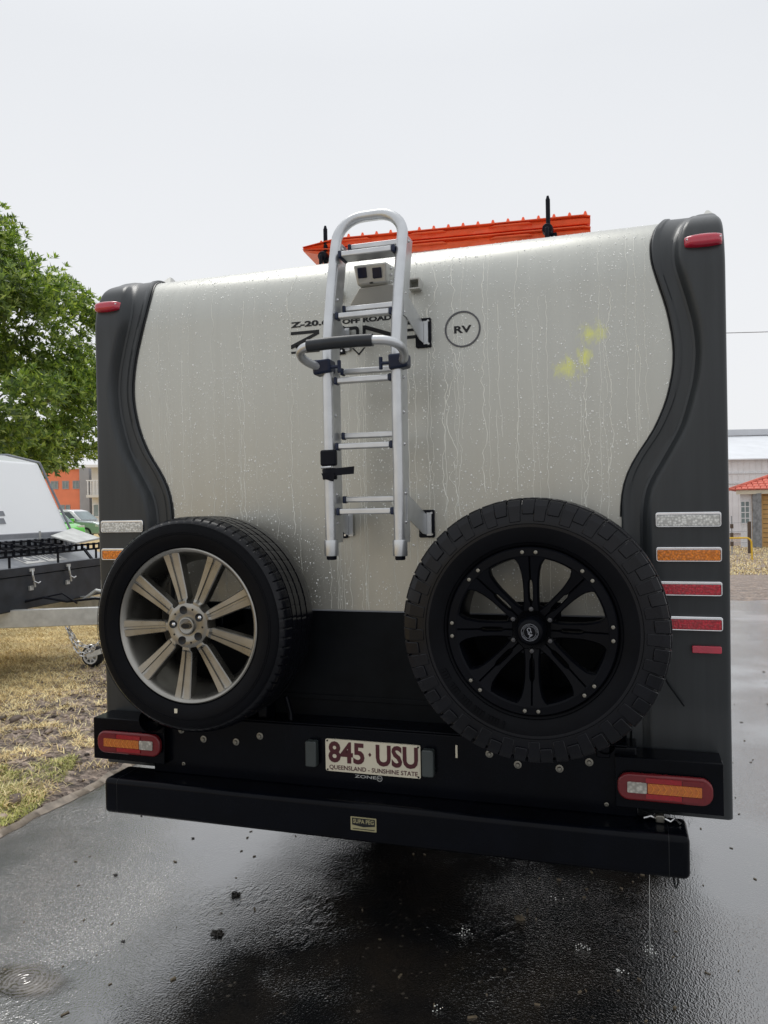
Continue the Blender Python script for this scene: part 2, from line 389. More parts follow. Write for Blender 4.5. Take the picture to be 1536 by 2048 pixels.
# ------------------------------------------------------------------ ground
def sstep(a, b, x):
    x = np.clip((x-a)/(b-a), 0, 1); return x*x*(3-2*x)
FX, FY = math.sin(YAW), math.cos(YAW)
def ground_z(x, y):
    x = np.asarray(x, float); y = np.asarray(y, float)
    dx, dy = x-CAM.x, y-CAM.y; d = dx*FX+dy*FY; xc = dx*FY-dy*FX
    z = -0.72*sstep(12, 30, d)*sstep(-2, 4, xc)+0.22*sstep(14, 40, d)*sstep(0, -6, xc)
    left = sstep(-2.22, -2.6, x)
    z = z+0.045*left*(d < 60)
    lump = 0.010*np.sin(x*41+3*np.sin(y*17))*np.sin(y*37-x*11)*sstep(-4.4, -3.3, x+0.28*(y-1))+0.012*np.sin(x*7.1+1.3*np.sin(y*5.3))*np.sin(y*8.7+x*2.2)+0.008*np.sin(x*23+y*9)*np.sin(y*19-x*13)
    return z+lump*left*(d < 25)+np.where(x > -2.25, -0.012, 0.0)*(y < 14)
def axis(parts):
    out = []
    for a, b, n in parts: out += list(np.linspace(a, b, n, endpoint=False))
    return np.array(out+[parts[-1][1]])
xs = axis([(-600, -100, 10), (-100, -30, 12), (-30, -9, 24), (-9, -4.5, 50), (-4.5, -2.1, 100), (-2.1, 12, 30), (12, 60, 24), (60, 600, 12)])
ys = axis([(-200, -20, 8), (-20, -2, 12), (-2, 4, 170), (4, 9, 50), (9, 40, 50), (40, 100, 12), (100, 700, 12)])
GX, GY = np.meshgrid(xs, ys); V = np.stack([GX.ravel(), GY.ravel(), ground_z(GX, GY).ravel()], 1)
nx, ny = len(xs), len(ys); I = np.arange(nx*ny).reshape(ny, nx)
Fq = np.stack([I[:-1, :-1].ravel(), I[:-1, 1:].ravel(), I[1:, 1:].ravel(), I[1:, :-1].ravel()], 1)
t = NT('earth_and_grass')
n1 = t.noise(0.9, 6, 0.6); n2 = t.noise(9, 5, 0.65); n3 = t.noise(45, 4, 0.7)
n4 = t.noise(1.0, 5, 0.6, t.co(scale=(2.2, 5.5, 2)))
n5 = t.noise(24, 6, 0.7, t.co(scale=(1.0, 1.5, 1.0)), 0.4)
soil = t.ramp(t.math('ADD', t.math('MULTIPLY', n2, 0.35), t.math('MULTIPLY', n5, 0.65)), (0.40, (0.06, 0.045, 0.04)), (0.48, (0.30, 0.23, 0.19)), (0.56, (0.62, 0.49, 0.40)), (0.72, (0.78, 0.66, 0.56)))
straw = t.ramp(n3, (0.3, (0.36, 0.25, 0.12)), (0.5, (0.64, 0.47, 0.22)), (0.72, (0.85, 0.68, 0.36)))
sx = t.n('ShaderNodeSeparateXYZ', {0: t.co()}).outputs
# muddy band close to the road and across the far yard
mudleft = t.n('ShaderNodeMapRange', {'Value': t.math('ADD', t.math('ADD', sx['X'], t.math('MULTIPLY', sx['Y'], 0.28)), t.math('MULTIPLY', n1, 1.2)), 'From Min': -3.9, 'From Max': -2.9}).outputs[0]
fm = t.math('MULTIPLY', t.math('GREATER_THAN', sx['X'], 0.5), t.math('LESS_THAN', t.math('ADD', sx['Y'], t.math('MULTIPLY', n1, 2.0)), 19.0))
mask = t.math('MAXIMUM', mudleft, fm)
mask = t.math('MAXIMUM', mask, t.ramp(t.math('ADD', n4, t.math('MULTIPLY', n2, 0.3)), (0.68, 0.0), (0.8, 0.85)))
col = t.mix(mask, straw, soil)
rut = t.ramp(n4, (0.42, 1.0), (0.5, 0.35), (0.58, 1.0))
col = t.mix(t.math('MULTIPLY', mask, 0.8), col, t.mix(1.0, col, rut, 'MULTIPLY'))
t.set(color=col, rough=t.mix(mask, 0.85, t.ramp(n2, (0.35, 0.25), (0.6, 0.8))), spec=0.4,
      normal=t.bump(t.math('ADD', n5, t.math('MULTIPLY', n3, 0.4)), 1.0, 0.03))
ground = arrmesh('ground', V, Fq, t.mat, smooth=True); tag(ground, kind='structure')

# wet asphalt drive
def edge_x(y): return -2.2+0.02*math.sin(y*2.1)+0.012*math.sin(y*7.7)+(0.03*y if y < 0 else 0.02*y)
yy = list(np.linspace(-14, 11.2, 110)); ncol = 60
V = []
for i, y in enumerate(yy):
    for j in range(ncol+1):
        f = j/ncol; x0 = edge_x(y); x = x0+(16-x0)*f**1.5
        yv = y
        if i > 100: yv = y-(i-100)*0.02*(1+1.5*math.sin(x*1.7)+math.sin(x*5.1))
        V.append((x, yv, 0.0))
I = np.arange(len(V)).reshape(len(yy), ncol+1)
Fq = np.stack([I[:-1, :-1].ravel(), I[:-1, 1:].ravel(), I[1:, 1:].ravel(), I[1:, :-1].ravel()], 1)
t = NT('wet_asphalt')
agg = t.noise(100, 3, 0.6); agg2 = t.n('ShaderNodeTexVoronoi', {'Vector': t.co(), 'Scale': 150.0}).outputs['Distance']
pool = t.noise(0.75, 4, 0.55, t.co(loc=(2.3, 5.1, 0))); rip = t.noise(38, 3, 0.6, t.co(scale=(1, 0.6, 1)), 0.6)
wet = t.ramp(pool, (0.44, 0.0), (0.60, 1.0))
ripmask = t.ramp(t.noise(1.4, 3, 0.5, t.co(loc=(7, 1, 0))), (0.56, 0.0), (0.66, 1.0))
col = t.mix(t.ramp(t.noise(2.3, 5, 0.6), (0.4, 0.0), (0.7, 0.8)), (0.010, 0.0105, 0.011), (0.040, 0.032, 0.024))
col = t.mix(1.0, col, t.ramp(agg, (0.35, 0.55), (0.65, 1.6)), 'MULTIPLY')
spk = t.n('ShaderNodeTexVoronoi', {'Vector': t.co(), 'Scale': 95.0}); sr = t.n('ShaderNodeSeparateColor', {0: spk.outputs['Color']}).outputs[0]
col = t.mix(t.math('MULTIPLY', t.math('GREATER_THAN', sr, 0.988), 0.35), col, (0.24, 0.21, 0.17))
hgt = t.math('ADD', t.math('MULTIPLY', agg, 1.0), t.math('MULTIPLY', agg2, 0.6))
bs = t.math('SUBTRACT', 0.66, t.math('MULTIPLY', wet, 0.45))
nb = t.n('ShaderNodeBump', {'Height': hgt, 'Strength': bs, 'Distance': 0.0028}).outputs[0]
nb2 = t.n('ShaderNodeBump', {'Height': rip, 'Strength': t.math('MULTIPLY', ripmask, 0.45), 'Distance': 0.008, 'Normal': nb}).outputs[0]
t.set(color=col, rough=t.mix(wet, 0.15, 0.07), ior=3.0, spec=0.5, normal=nb2, coat=0.8, coatr=0.05)
t.t.links.new(nb2, t.b.inputs['Coat Normal'])
road = arrmesh('road', V, Fq, t.mat); tag(road, kind='structure')
# concrete lip beside the drive
mb = MB()
for k in range(330):
    y0 = -4+k*0.046; y1 = y0+0.046
    kw = lambda y: max(0.008, 0.028+0.022*noise.noise(Vector((y*3.1, 1, 0)))+0.028*noise.noise(Vector((y*13, 5, 0))))
    a, b = edge_x(y0)+0.02*noise.noise(Vector((y0*9, 2, 0))), edge_x(y1)+0.02*noise.noise(Vector((y1*9, 2, 0))); w0 = kw(y0); w1 = kw(y1)
    mb.add([(a-w0, y0, -0.02), (a+0.012, y0, -0.02), (b+0.012, y1, -0.02), (b-w1, y1, -0.02), (a-w0, y0, 0.026), (a+0.012, y0, 0.003), (b+0.012, y1, 0.003), (b-w1, y1, 0.026)],
           [(4, 5, 6, 7), (0, 1, 5, 4), (1, 2, 6, 5), (3, 0, 4, 7)])
tag(mb.build('kerb', M['concrete'], smooth=60), kind='structure')

# puddle with raindrop rings in the near left corner
t = NT('puddle_water')
mpp = t.n('ShaderNodeMapping', {'Vector': t.co(), 'Location': (1.15/0.30, 0.60/0.17, 0), 'Scale': (1/0.30, 1/0.17, 0.0)}).outputs[0]
rad = t.n('ShaderNodeVectorMath', {0: mpp}, operation='LENGTH').outputs['Value']
al = t.ramp(t.math('ADD', rad, t.math('MULTIPLY', t.noise(13, 5, 0.6), 0.7)), (0.62, 1.0), (1.02, 0.0))
t.set(color=t.mix(t.ramp(t.noise(5, 4), (0.42, 0.0), (0.6, 1.0)), (0.05, 0.04, 0.03), (0.22, 0.195, 0.175)), rough=0.05, ior=2.2, alpha=t.math('MULTIPLY', al, 0.92), normal=t.bump(t.noise(30, 3, 0.6), 0.5, 0.004)); M['puddle'] = t.mat
pc = (-1.15, -0.60); nr, na = 110, 260; V = [(pc[0], pc[1], 0.0025)]
drops = [(-1.15, -0.60, 0.9), (-1.20, -0.57, 0.35), (-1.09, -0.63, 0.35)]
for i in range(1, nr+1):
    for k in range(na):
        a = 2*math.pi*k/na; rr = (0.27+0.05*math.sin(2*a+1)+0.04*math.sin(3*a)+0.02*math.sin(7*a)+0.012*math.sin(13*a+2))*i/nr*0.95
        x = pc[0]+rr*math.cos(a)*1.25; y = pc[1]+rr*math.sin(a)*0.75; z = 0.0025
        for (qx, qy, am) in drops:
            q = math.hypot(x-qx, y-qy); z += am*0.0016*math.sin(q*(200+200*am)+2*noise.noise(Vector((x*20, y*20, 0))))*math.exp(-q*17)*(0.6+noise.noise(Vector((x*13, y*13, 4))))
        V.append((x, y, z if i < nr-2 else (0.0012 if i < nr else 0.0004)))
fs = [(0, 1+k, 1+(k+1) % na) for k in range(na)]
for i in range(nr-1):
    for k in range(na):
        l = (k+1) % na; fs.append((1+i*na+k, 1+(i+1)*na+k, 1+(i+1)*na+l, 1+i*na+l))
mb = MB(); mb.add(V, fs); tag(mb.build('puddle', M['puddle'], smooth=180), kind='structure')

# grass blades, dead and green, on the left verge
def blades(n, xr, yr, keep, mat, name, lmin, lmax, lean, wmin=0.0015, wmax=0.004):
    X = rng.uniform(*xr, n); Y = rng.uniform(*yr, n)
    k = keep(X, Y); X, Y = X[k], Y[k]; n = len(X)
    Z = ground_z(X, Y); Ln = rng.uniform(lmin, lmax, n); A = rng.uniform(0, 2*np.pi, n); le = rng.uniform(*lean, n); wd = rng.uniform(wmin, wmax, n)
    dxy = np.stack([np.cos(A), np.sin(A)], 1); px = np.stack([-np.sin(A), np.cos(A)], 1)
    base = np.stack([X, Y, Z-0.004], 1)
    def pt(f, s, wf):
        h = Ln*f; o = base.copy(); bend = le*(0.5+0.5*f)
        o[:, :2] += dxy*(h*np.sin(bend))[:, None]+px*(wd*wf*s)[:, None]; o[:, 2] += h*np.cos(bend)+0.004
        return o
    P = np.stack([pt(0, -1, 1), pt(0, 1, 1), pt(0.55, 1, 0.8), pt(0.55, -1, 0.8), pt(1, 0, 0.1)], 1).reshape(-1, 3)
    b = np.arange(n)*5
    T = np.concatenate([np.stack([b, b+1, b+2], 1), np.stack([b, b+2, b+3], 1), np.stack([b+3, b+2, b+4], 1)])
    return tag(arrmesh(name, P, T, mat), kind='stuff')
def nfield(X, Y, s, o=0.0):
    return 0.5+0.25*np.sin(X*s+o+1.7*np.sin(Y*s*0.8+o))+0.25*np.sin(Y*s*1.3-o+1.9*np.sin(X*s*0.7))
def kd(X, Y):
    f = nfield(X, Y, 1.9)*0.5+nfield(X, Y, 5.1, 2.0)*0.5
    dd = X+0.28*(Y-1.0)+0.5*(nfield(X, Y, 2.6, 4.0)-0.5)            # the trodden muddy strip runs beside the drive
    near = sstep(-4.0, -3.2, dd)
    return (X < -2.3) & (rng.uniform(0, 1, len(X)) < np.clip(1.5*f+0.2, 0, 1)*(1-0.9*near*(nfield(X, Y, 6.5, 0.7)*0.5+nfield(X, Y, 13.0, 2.0)*0.5 < 0.62)))
tag(blades(260000, (-8.0, -2.25), (0.3, 8.8), kd, M['straw'], 'dry_grass', 0.03, 0.09, (1.0, 1.57), 0.0012, 0.0036),
    'short straw coloured dead grass on the verge under the neighbouring camper', 'grass')
def kg(X, Y):
    f = nfield(X, Y, 3.1, 1.0)
    e = 0.4*nfield(X, Y, 11.0, 3.0)
    return (X < edge_x(1)-0.02-0.12*e) & (((X+2.62)/0.42)**2+((Y-0.75)/0.95)**2 < 0.9*f+0.7*e+0.1) & (rng.uniform(0, 1, len(X)) < 0.25+1.2*nfield(X, Y, 7.0, 5.0))
tag(blades(90000, (-3.7, -2.2), (-0.6, 2.9), kg, M['green_blade'], 'green_grass', 0.018, 0.05, (0.7, 1.5), 0.001, 0.0026),
    'patch of green grass growing along the edge of the wet asphalt', 'grass')
def kf(X, Y): return (rng.uniform(0, 1, len(X)) < 0.4+nfield(X, Y, 1.1)*0.6)
tag(blades(60000, (2, 22), (20, 42), kf, M['straw'], 'far_grass', 0.03, 0.09, (0.4, 1.4), 0.008, 0.02),
    'yellow grass around the yellow barrier in front of the cottage', 'grass')

# crumbs of soil on the trodden strip
Nc = 2600; X = rng.uniform(-4.2, -2.24, Nc); Y = rng.uniform(0.2, 3.6, Nc); k = (X+0.28*(Y-1) > -4.0+0.5*nfield(X, Y, 3.0)) & (X < -2.25) & (rng.uniform(0, 1, Nc) < nfield(X, Y, 5.0)**1.5*1.3)
X, Y = X[k], Y[k]; Z = ground_z(X, Y); SZ = rng.gamma(2.0, 0.0045, len(X))+0.003
base8 = np.array([(-1, -1, -.3), (1, -1, -.3), (1, 1, -.3), (-1, 1, -.3), (-.6, -.6, .7), (.6, -.6, .7), (.6, .6, .7), (-.6, .6, .7)], float)
V = []; 
for x, y, z, q in zip(X, Y, Z, SZ):
    a = random.uniform(0, 6.3); c_, s_ = math.cos(a), math.sin(a); b = base8*q*(1+rng.uniform(-.45, .45, (8, 3)))*np.array([1.3, 0.9, 0.7])
    V.append(np.stack([x+b[:, 0]*c_-b[:, 1]*s_, y+b[:, 0]*s_+b[:, 1]*c_, z+b[:, 2]], 1))
F6 = np.array([(0, 3, 2, 1), (4, 5, 6, 7), (0, 1, 5, 4), (1, 2, 6, 5), (2, 3, 7, 6), (3, 0, 4, 7)])
Fc = (F6[None]+np.arange(len(V))[:, None, None]*8).reshape(-1, 4)
blade('soil_crumb', (0.0, (0.05, 0.038, 0.032)), (0.5, (0.20, 0.15, 0.12)), (1.0, (0.45, 0.35, 0.28)))
tag(arrmesh('soil_crumbs', np.concatenate(V), Fc, M['soil_crumb'], smooth=True), 'crumbled clods of brown soil on the trodden strip beside the asphalt', 'soil', kind='stuff')

# ------------------------------------------------------------------ caravan body
van = empty('caravan'); tag(van, 'big silver caravan with charcoal mouldings, ladder and two spare wheels on wet asphalt', 'caravan')
ZT, RR = 2.42, 0.26            # where the rear sheet starts to curl into the roof, and its radius
def prof(s):
    """distance up the rear skin -> (y, z)"""
    if s <= ZT: return 0.0, s
    a = (s-ZT)/RR
    if a <= math.pi/2: return RR*(1-math.cos(a)), ZT+RR*math.sin(a)
    return RR+(s-ZT-RR*math.pi/2), ZT+RR+0.02*min(1.0, (s-ZT-RR*math.pi/2))
def profn(s):
    if s <= ZT: return 0.0
    return min((s-ZT)/RR, math.pi/2)
ss = list(np.linspace(1.245, ZT, 20))+list(np.linspace(ZT, ZT+RR*math.pi/2, 28))[1:]
xg = np.linspace(-1.13, 1.13, 41)
mb = MB(); V = []; fs = []
for s in ss:
    y, z = prof(s)
    for x in xg: V.append((x, y, z))
n = len(xg)
for i in range(len(ss)-1):
    for j in range(n-1): fs.append((i*n+j, i*n+j+1, (i+1)*n+j+1, (i+1)*n+j))
mb.add(V, fs); rear = mb.build('rear_panel', M['silver'], van, smooth=60)
# roof, sides, floor of the body
HT = ZT+RR
mb = MB()
outl = [(RR-0.002, HT-0.001), (6.6, HT+0.02), (7.2, 2.3), (7.2, 0.75), (6.9, 0.62), (0.02, 0.62)]
mb.add([(-1.13, RR-0.002, HT-0.002), (1.13, RR-0.002, HT-0.002), (1.13, 6.6, HT+0.02), (-1.13, 6.6, HT+0.02)], [(0, 1, 2, 3)])
tag(mb.build('roof', M['silver_paint'], van), None)
for sgn in (-1, 1):
    side = [prof(s) for s in np.linspace(0.6, ZT+RR*math.pi/2, 30)]
    pl = [(y+0.03, z-0.002) for y, z in side if y > 0.005 or True]+[(6.6, HT+0.0), (7.2, 2.3), (7.2, 0.75), (7.0, 0.6)]
    mb = MB(); k = len(pl); xo, xi = sgn*1.222, sgn*1.18
    mb.add([(xo, y, z) for y, z in pl]+[(xi, y, z) for y, z in pl],
           [tuple(range(k)), tuple(range(2*k-1, k-1, -1))]+[(i, (i+1) % k, k+(i+1) % k, k+i) for i in range(k)])
    mb.build('side_wall', M['silver_paint'], van)
    # cant rail between side wall and roof
    mb = MB(); mb.add([(sgn*1.222, 0.27, HT-0.04), (sgn*1.222, 6.6, HT-0.03), (sgn*1.10, 6.6, HT+0.03), (sgn*1.10, 0.27, HT+0.006)], [(0, 1, 2, 3)])
    mb.build('cant_rail', M['charcoal'], van)
mb = MB(); mb.box(-1.179, 1.179, 0.02, 7.0, 0.74, 0.78); mb.build('floor', M['black_panel'], van)
mb = MB()
for x in (-0.55, 0.55): mb.box(x-0.025, x+0.025, 0.0, 7.6, 0.60, 0.739)
for y in (0.6, 1.6, 4.6, 5.8): mb.box(-0.524, 0.524, y, y+0.05, 0.63, 0.735)
mb.build('chassis', M['black_steel'], van)
mb = MB(); mb.box(-1.179, 1.179, 7.0, 7.19, 0.78, 2.3); mb.build('front_wall', M['silver_paint'], van)
# road wheels under the body
def roadwheel(c, parent):
    h = empty('wheel', parent=parent)
    mb = MB(); mb.lathe([(0.21, -0.1), (0.23, -0.12), (0.33, -0.125), (0.37, -0.1), (0.38, 0), (0.37, 0.1), (0.33, 0.125), (0.23, 0.12), (0.21, 0.1)], c, 40, axis='x'); mb.build('tyre', M['rubber'], h)
    mb = MB(); mb.lathe([(0.02, -0.07), (0.12, -0.06), (0.19, -0.09), (0.22, -0.11), (0.21, 0.1), (0.02, 0.05)], c, 32, axis='x'); mb.build('rim', M['black_alloy'], h)
for x in (-1.0, 1.0):
    for y in (3.0, 3.95): roadwheel((x, y, 0.38), van)

# moulded charcoal corner panels
def interp(tab, z):
    if z <= tab[0][0]: return tab[0][1]
    for (a, b), (c, d) in zip(tab, tab[1:]):
        if z <= c:
            f = (z-a)/(c-a); return b+(d-b)*f
    return tab[-1][1]
def smooth_tab(tab, z, w=0.05):
    return sum(interp(tab, z+w*k/3) * g for k, g in zip((-3, -2, -1, 0, 1, 2, 3), (1, 2, 3, 4, 3, 2, 1)))/16
INNER = [(0.6, 0.893), (1.60, 0.893), (1.68, 0.897), (1.745, 0.912), (1.81, 0.945), (1.90, 1.008), (2.005, 1.052), (2.12, 1.075), (2.205, 1.074), (2.31, 1.056), (2.41, 1.026), (2.48, 1.006), (2.57, 1.006), (2.63, 1.022), (2.742, 1.058), (3.1, 1.08)]
RIDGE = [(0.6, 0.975), (1.62, 0.978), (1.71, 0.992), (1.79, 1.040), (1.91, 1.107), (2.06, 1.148), (2.16, 1.158), (2.25, 1.150), (2.37, 1.120), (2.46, 1.093), (2.515, 1.094), (2.58, 1.110), (2.70, 1.160), (2.77, 1.18), (3.1, 1.19)]
XO = 1.236
def moulding(sgn):
    rows = list(np.linspace(0.585, ZT, 100))+list(np.linspace(ZT, ZT+RR*math.pi/2, 44))[1:]
    V = []; cols = None
    for s in rows:
        y, z = prof(s); a = profn(s); ny, nz_ = -math.cos(a), math.sin(a)      # outward normal in the y-z plane
        xi = smooth_tab(INNER, s); xr = smooth_tab(RIDGE, s)
        fade = min(1, max(0, (s-0.95)/0.5))                                      # the ridge dies out near the bottom
        rd = 0.010+0.030*fade
        tops = max(0, min(1, (s-2.56)/0.14)); tops = tops*tops*(3-2*tops); rd = rd*(1-0.85*tops)
        # a section across the panel: (x, height above the skin)
        sec = [(xi, -0.004), (xi+0.001, 0.010), (xi+0.006, 0.014), (xi+0.020, 0.0135), (xi+0.024, 0.010), (xi+0.028, 0.0095)]
        w = xr-xi
        for f in (0.45, 0.62, 0.74): sec.append((xi+w*f, 0.0095-0.001*f))
        sec += [(xr-0.024, 0.010), (xr-0.015, 0.013), (xr-0.007, 0.010+rd*0.45), (xr, 0.010+rd*0.80), (xr+0.007, 0.010+rd*0.97), (xr+0.016, 0.010+rd)]
        xe = XO-0.022
        for f in (0.2, 0.45, 0.7): sec.append((xr+0.016+(xe-xr-0.016)*f, 0.010+rd*(1-0.08*f)))
        for k in range(7):
            b = math.pi/2*k/6; sec.append((xe+0.022*math.sin(b), 0.010+rd*0.92-0.022*(1-math.cos(b))))
        sec += [(XO, -0.03), (XO, -0.12)]
        cols = len(sec)
        for (x, hh) in sec: V.append((sgn*x, y+ny*hh, z+nz_*hh))
    fs = []
    for i in range(len(rows)-1):
        for j in range(cols-1):
            f = (i*cols+j, i*cols+j+1, (i+1)*cols+j+1, (i+1)*cols+j); fs.append(f if sgn > 0 else f[::-1])
    sb = MB(); pts = []
    for s in rows[55::2]:
        y, z = prof(s); a = profn(s); pts.append((sgn*(smooth_tab(INNER, s)-0.002), y-math.cos(a)*0.002, z+math.sin(a)*0.002))
    sb.tube(pts, 0.0042, 6); sb.build('sealant_bead', M['black_print'], van)
    k = len(rows)-1
    mb = MB(); mb.add(V, fs+[tuple(range(cols))[::-1]])
    return mb.build('corner_moulding', M['charcoal'], van, smooth=40)
for sg in (-1, 1): moulding(sg)
# roof fin at each rear corner
mb = MB()
for (x, y) in ((-1.06, 0.22), (1.212, 0.20)):
    mb.hexa([(x-0.035, y, HT-0.01), (x+0.035, y, HT-0.01), (x+0.035, y+0.12, HT-0.01), (x-0.035, y+0.12, HT-0.01), (x-0.004, y+0.05, HT+0.040), (x+0.004, y+0.05, HT+0.040), (x+0.004, y+0.07, HT+0.040), (x-0.004, y+0.07, HT+0.040)])
build_each(mb, 'awning_rail_end', M['silver_paint'], van)
# lower black panel
mb = MB(); mb.box(-0.895, 0.895, -0.006, 0.03, 0.70, 1.252); mb.build('lower_panel', M['black_panel'], van, bevel=0.003)
mb = MB(); mb.box(-0.885, 0.885, -0.012, -0.0065, 0.905, 0.925); mb.build('panel_rib', M['black_panel'], van, bevel=0.002)
mb = MB(); mb.box(-0.893, 0.893, -0.0095, 0.0, 1.2525, 1.2565); mb.build('panel_trim', M['grey_trim'], van)
# creases pressed in the lower right of the moulding
mb = MB(); mb.tube([(1.00, -0.041, 1.10), (1.04, -0.043, 1.03), (1.085, -0.043, 0.965)], 0.003, 6); mb.tube([(0.915, -0.018, 0.98), (0.915, -0.018, 0.82)], 0.003, 6)
build_each(mb, 'crease', M['black_panel'], van)

# ------------------------------------------------------------------ rear cross panel, lamp boxes, bumper
mb = MB(); mb.box(-0.93, 0.93, -0.118, 0.02, 0.60, 0.835)
mb.build('cross_beam', M['black_steel'], van, bevel=0.006)
mb = MB(); mb.box(-0.90, 0.90, -0.124, 0.0, 0.836, 0.842); mb.build('beam_lip', M['black_steel'], van, bevel=0.002)
for sg in (-1, 1):
    mb = MB()
    x0, x1 = sorted((sg*0.86, sg*1.192))
    mb.box(x0, x1, -0.150, -0.143, 0.645, 0.812); mb.box(x0, x1, -0.143, -0.03, 0.806, 0.812); mb.box(x0, x1, -0.143, -0.03, 0.645, 0.651)
    xe0, xe1 = sorted((sg*1.186, sg*1.192)); mb.box(xe0, xe1, -0.143, -0.03, 0.652, 0.805)
    mb.build('lamp_box', M['black_steel'], van, bevel=0.002)
mb = MB(); mb.box(-1.083, 1.083, -0.238, -0.075, 0.463, 0.602); mb.build('bumper', M['black_steel'], van, bevel=0.020, seg=5)
for sg in (-1, 1):
    mb = MB(); o_r = [(y, z) for y, z in rrect(-0.2386, -0.0744, 0.4624, 0.6026, 0.020, 5)]; k = len(o_r)
    mb.add([(sg*1.019, y, z) for y, z in o_r]+[(sg*1.0215, y, z) for y, z in o_r], [(i, (i+1) % k, k+(i+1) % k, k+i) for i in range(k)]); mb.build('bumper_seam', M['black_print'], van)
mb = MB()
for x in (-0.8, -0.3, 0.3, 0.8): mb.box(x-0.04, x+0.04, -0.12, 0.0, 0.52, 0.60)
build_each(mb, 'bumper_bracket', M['black_steel'], van)
mb = MB(); mb.tube([(1.04, -0.16, 0.463), (1.037, -0.16, 0.42), (1.043, -0.16, 0.40), (1.05, -0.16, 0.42), (1.05, -0.16, 0.463)], 0.003, 6)
mb.tube([(-0.965, -0.16, 0.463), (-0.965, -0.16, 0.43)], 0.004, 6); build_each(mb, 'drain_clip', M['black_steel'], van)
mb = MB()
mb.box(0.985, 1.012, -0.150, -0.125, 0.603, 0.628); mb.build('padlock', M['bolt_steel'], van, bevel=0.004)
mb = MB(); mb.tube([(0.95, -0.14, 0.612), (0.97, -0.15, 0.624), (0.985, -0.14, 0.615)], 0.004, 6); mb.tube([(1.012, -0.14, 0.617), (1.03, -0.15, 0.612), (1.045, -0.13, 0.616), (1.06, -0.15, 0.608)], 0.004, 6)
mb.build('padlock_pin', M['bright_steel'], van)
# bolts in the beam
mb = MB(); mb.lathe([(0.0001, -0.010), (0.006, -0.010), (0.0075, -0.008), (0.008, -0.004), (0.0135, -0.003), (0.014, 0.0)], (0, 0, 0), 12)
bolt = mb.build('bolt', M['bolt_steel'], van); first = True
for x, z in ((-0.800, 0.778), (-0.700, 0.749), (-0.557, 0.748), (-0.454, 0.778), (0.436, 0.778), (0.535, 0.748), (0.677, 0.746), (0.776, 0.776)):
    if first: bolt.location = (x, -0.1185, z); first = False
    else: inst(bolt, (x, -0.1185, z), (0, random.random(), 0))
for x, z in ((-0.792, 0.643), (0.830, 0.637)): inst(bolt, (x, -0.1185, z), scale=(0.55, 0.8, 0.55))

# number plate and its lamps
mb = MB(); mb.prism(rrect(-0.180, 0.187, 0.6705, 0.790, 0.006), -0.1275, -0.1195)
pl = mb.build('number_plate', M['plate_cream'], van)
mb = text_mb('845', -0.168, -0.026, 0.7035, 0.783, -0.1277, 0.032)
text_mb('USU', 0.018, 0.178, 0.7035, 0.783, -0.1277, 0.032, mb=mb)
mb.prism([(-0.005, 0.735), (0.0005, 0.743), (-0.005, 0.751), (-0.0105, 0.743)], -0.1292, -0.1277)
mb.build('plate_number', M['plate_maroon'], pl, smooth=0)
text_mb('QUEENSLAND - SUNSHINE STATE', -0.165, 0.176, 0.6755, 0.6945, -0.1277, 0.008).build('plate_motto', M['plate_maroon'], pl, smooth=0)
mb = MB()
for x in (-0.172, 0.179):
    for z in (0.676, 0.784): mb.lathe([(0.0001, -0.003), (0.003, -0.003), (0.0035, 0)], (x, -0.1278, z), 8)
build_each(mb, 'plate_screw', M['black_steel'], pl)
for x in (-0.232, 0.218):
    mb = MB(); mb.prism(rrect(x-0.022, x+0.022, 0.685, 0.782, 0.008), -0.150, -0.119)
    lo = mb.build('plate_lamp', M['lamp_housing'], van, bevel=0.004)
text_mb('ZONE', -0.068, 0.015, 0.651, 0.662, -0.1185, 0.01).build('maker_lettering', M['galvanised'], van, smooth=0)
mb = MB(); c = (0.028, 0.655); mb.ring([(c[0]+0.011*math.cos(a), c[1]+0.011*math.sin(a)) for a in np.linspace(0, 2*math.pi, 20, endpoint=False)], [(c[0]+0.009*math.cos(a), c[1]+0.009*math.sin(a)) for a in np.linspace(0, 2*math.pi, 20, endpoint=False)], -0.1198, -0.1185)
text_mb('RV', 0.0215, 0.0345, 0.6515, 0.6585, -0.1185, mb=mb); mb.build('maker_ring', M['galvanised'], van, smooth=0)
mb = MB(); mb.prism(rrect(-0.044, 0.052, 0.508, 0.556, 0.002), -0.2402, -0.2385)
stk = mb.build('sticker', M['sticker_yellow'], van)
mb = MB(); mb.prism([(-0.038, 0.528), (0.004, 0.522), (0.047, 0.528), (0.047, 0.552), (-0.038, 0.552)], -0.2410, -0.2403); mb.build('sticker_panel', M['black_print'], stk)
text_mb('SUPA PEG', -0.034, 0.043, 0.534, 0.549, -0.2412, 0.02, 0.0006).build('sticker_lettering', M['sticker_yellow'], stk, smooth=0)
mb = MB(); mb.box(-0.036, 0.045, -0.2408, -0.2403, 0.513, 0.5155); mb.build('sticker_line', M['black_print'], stk)

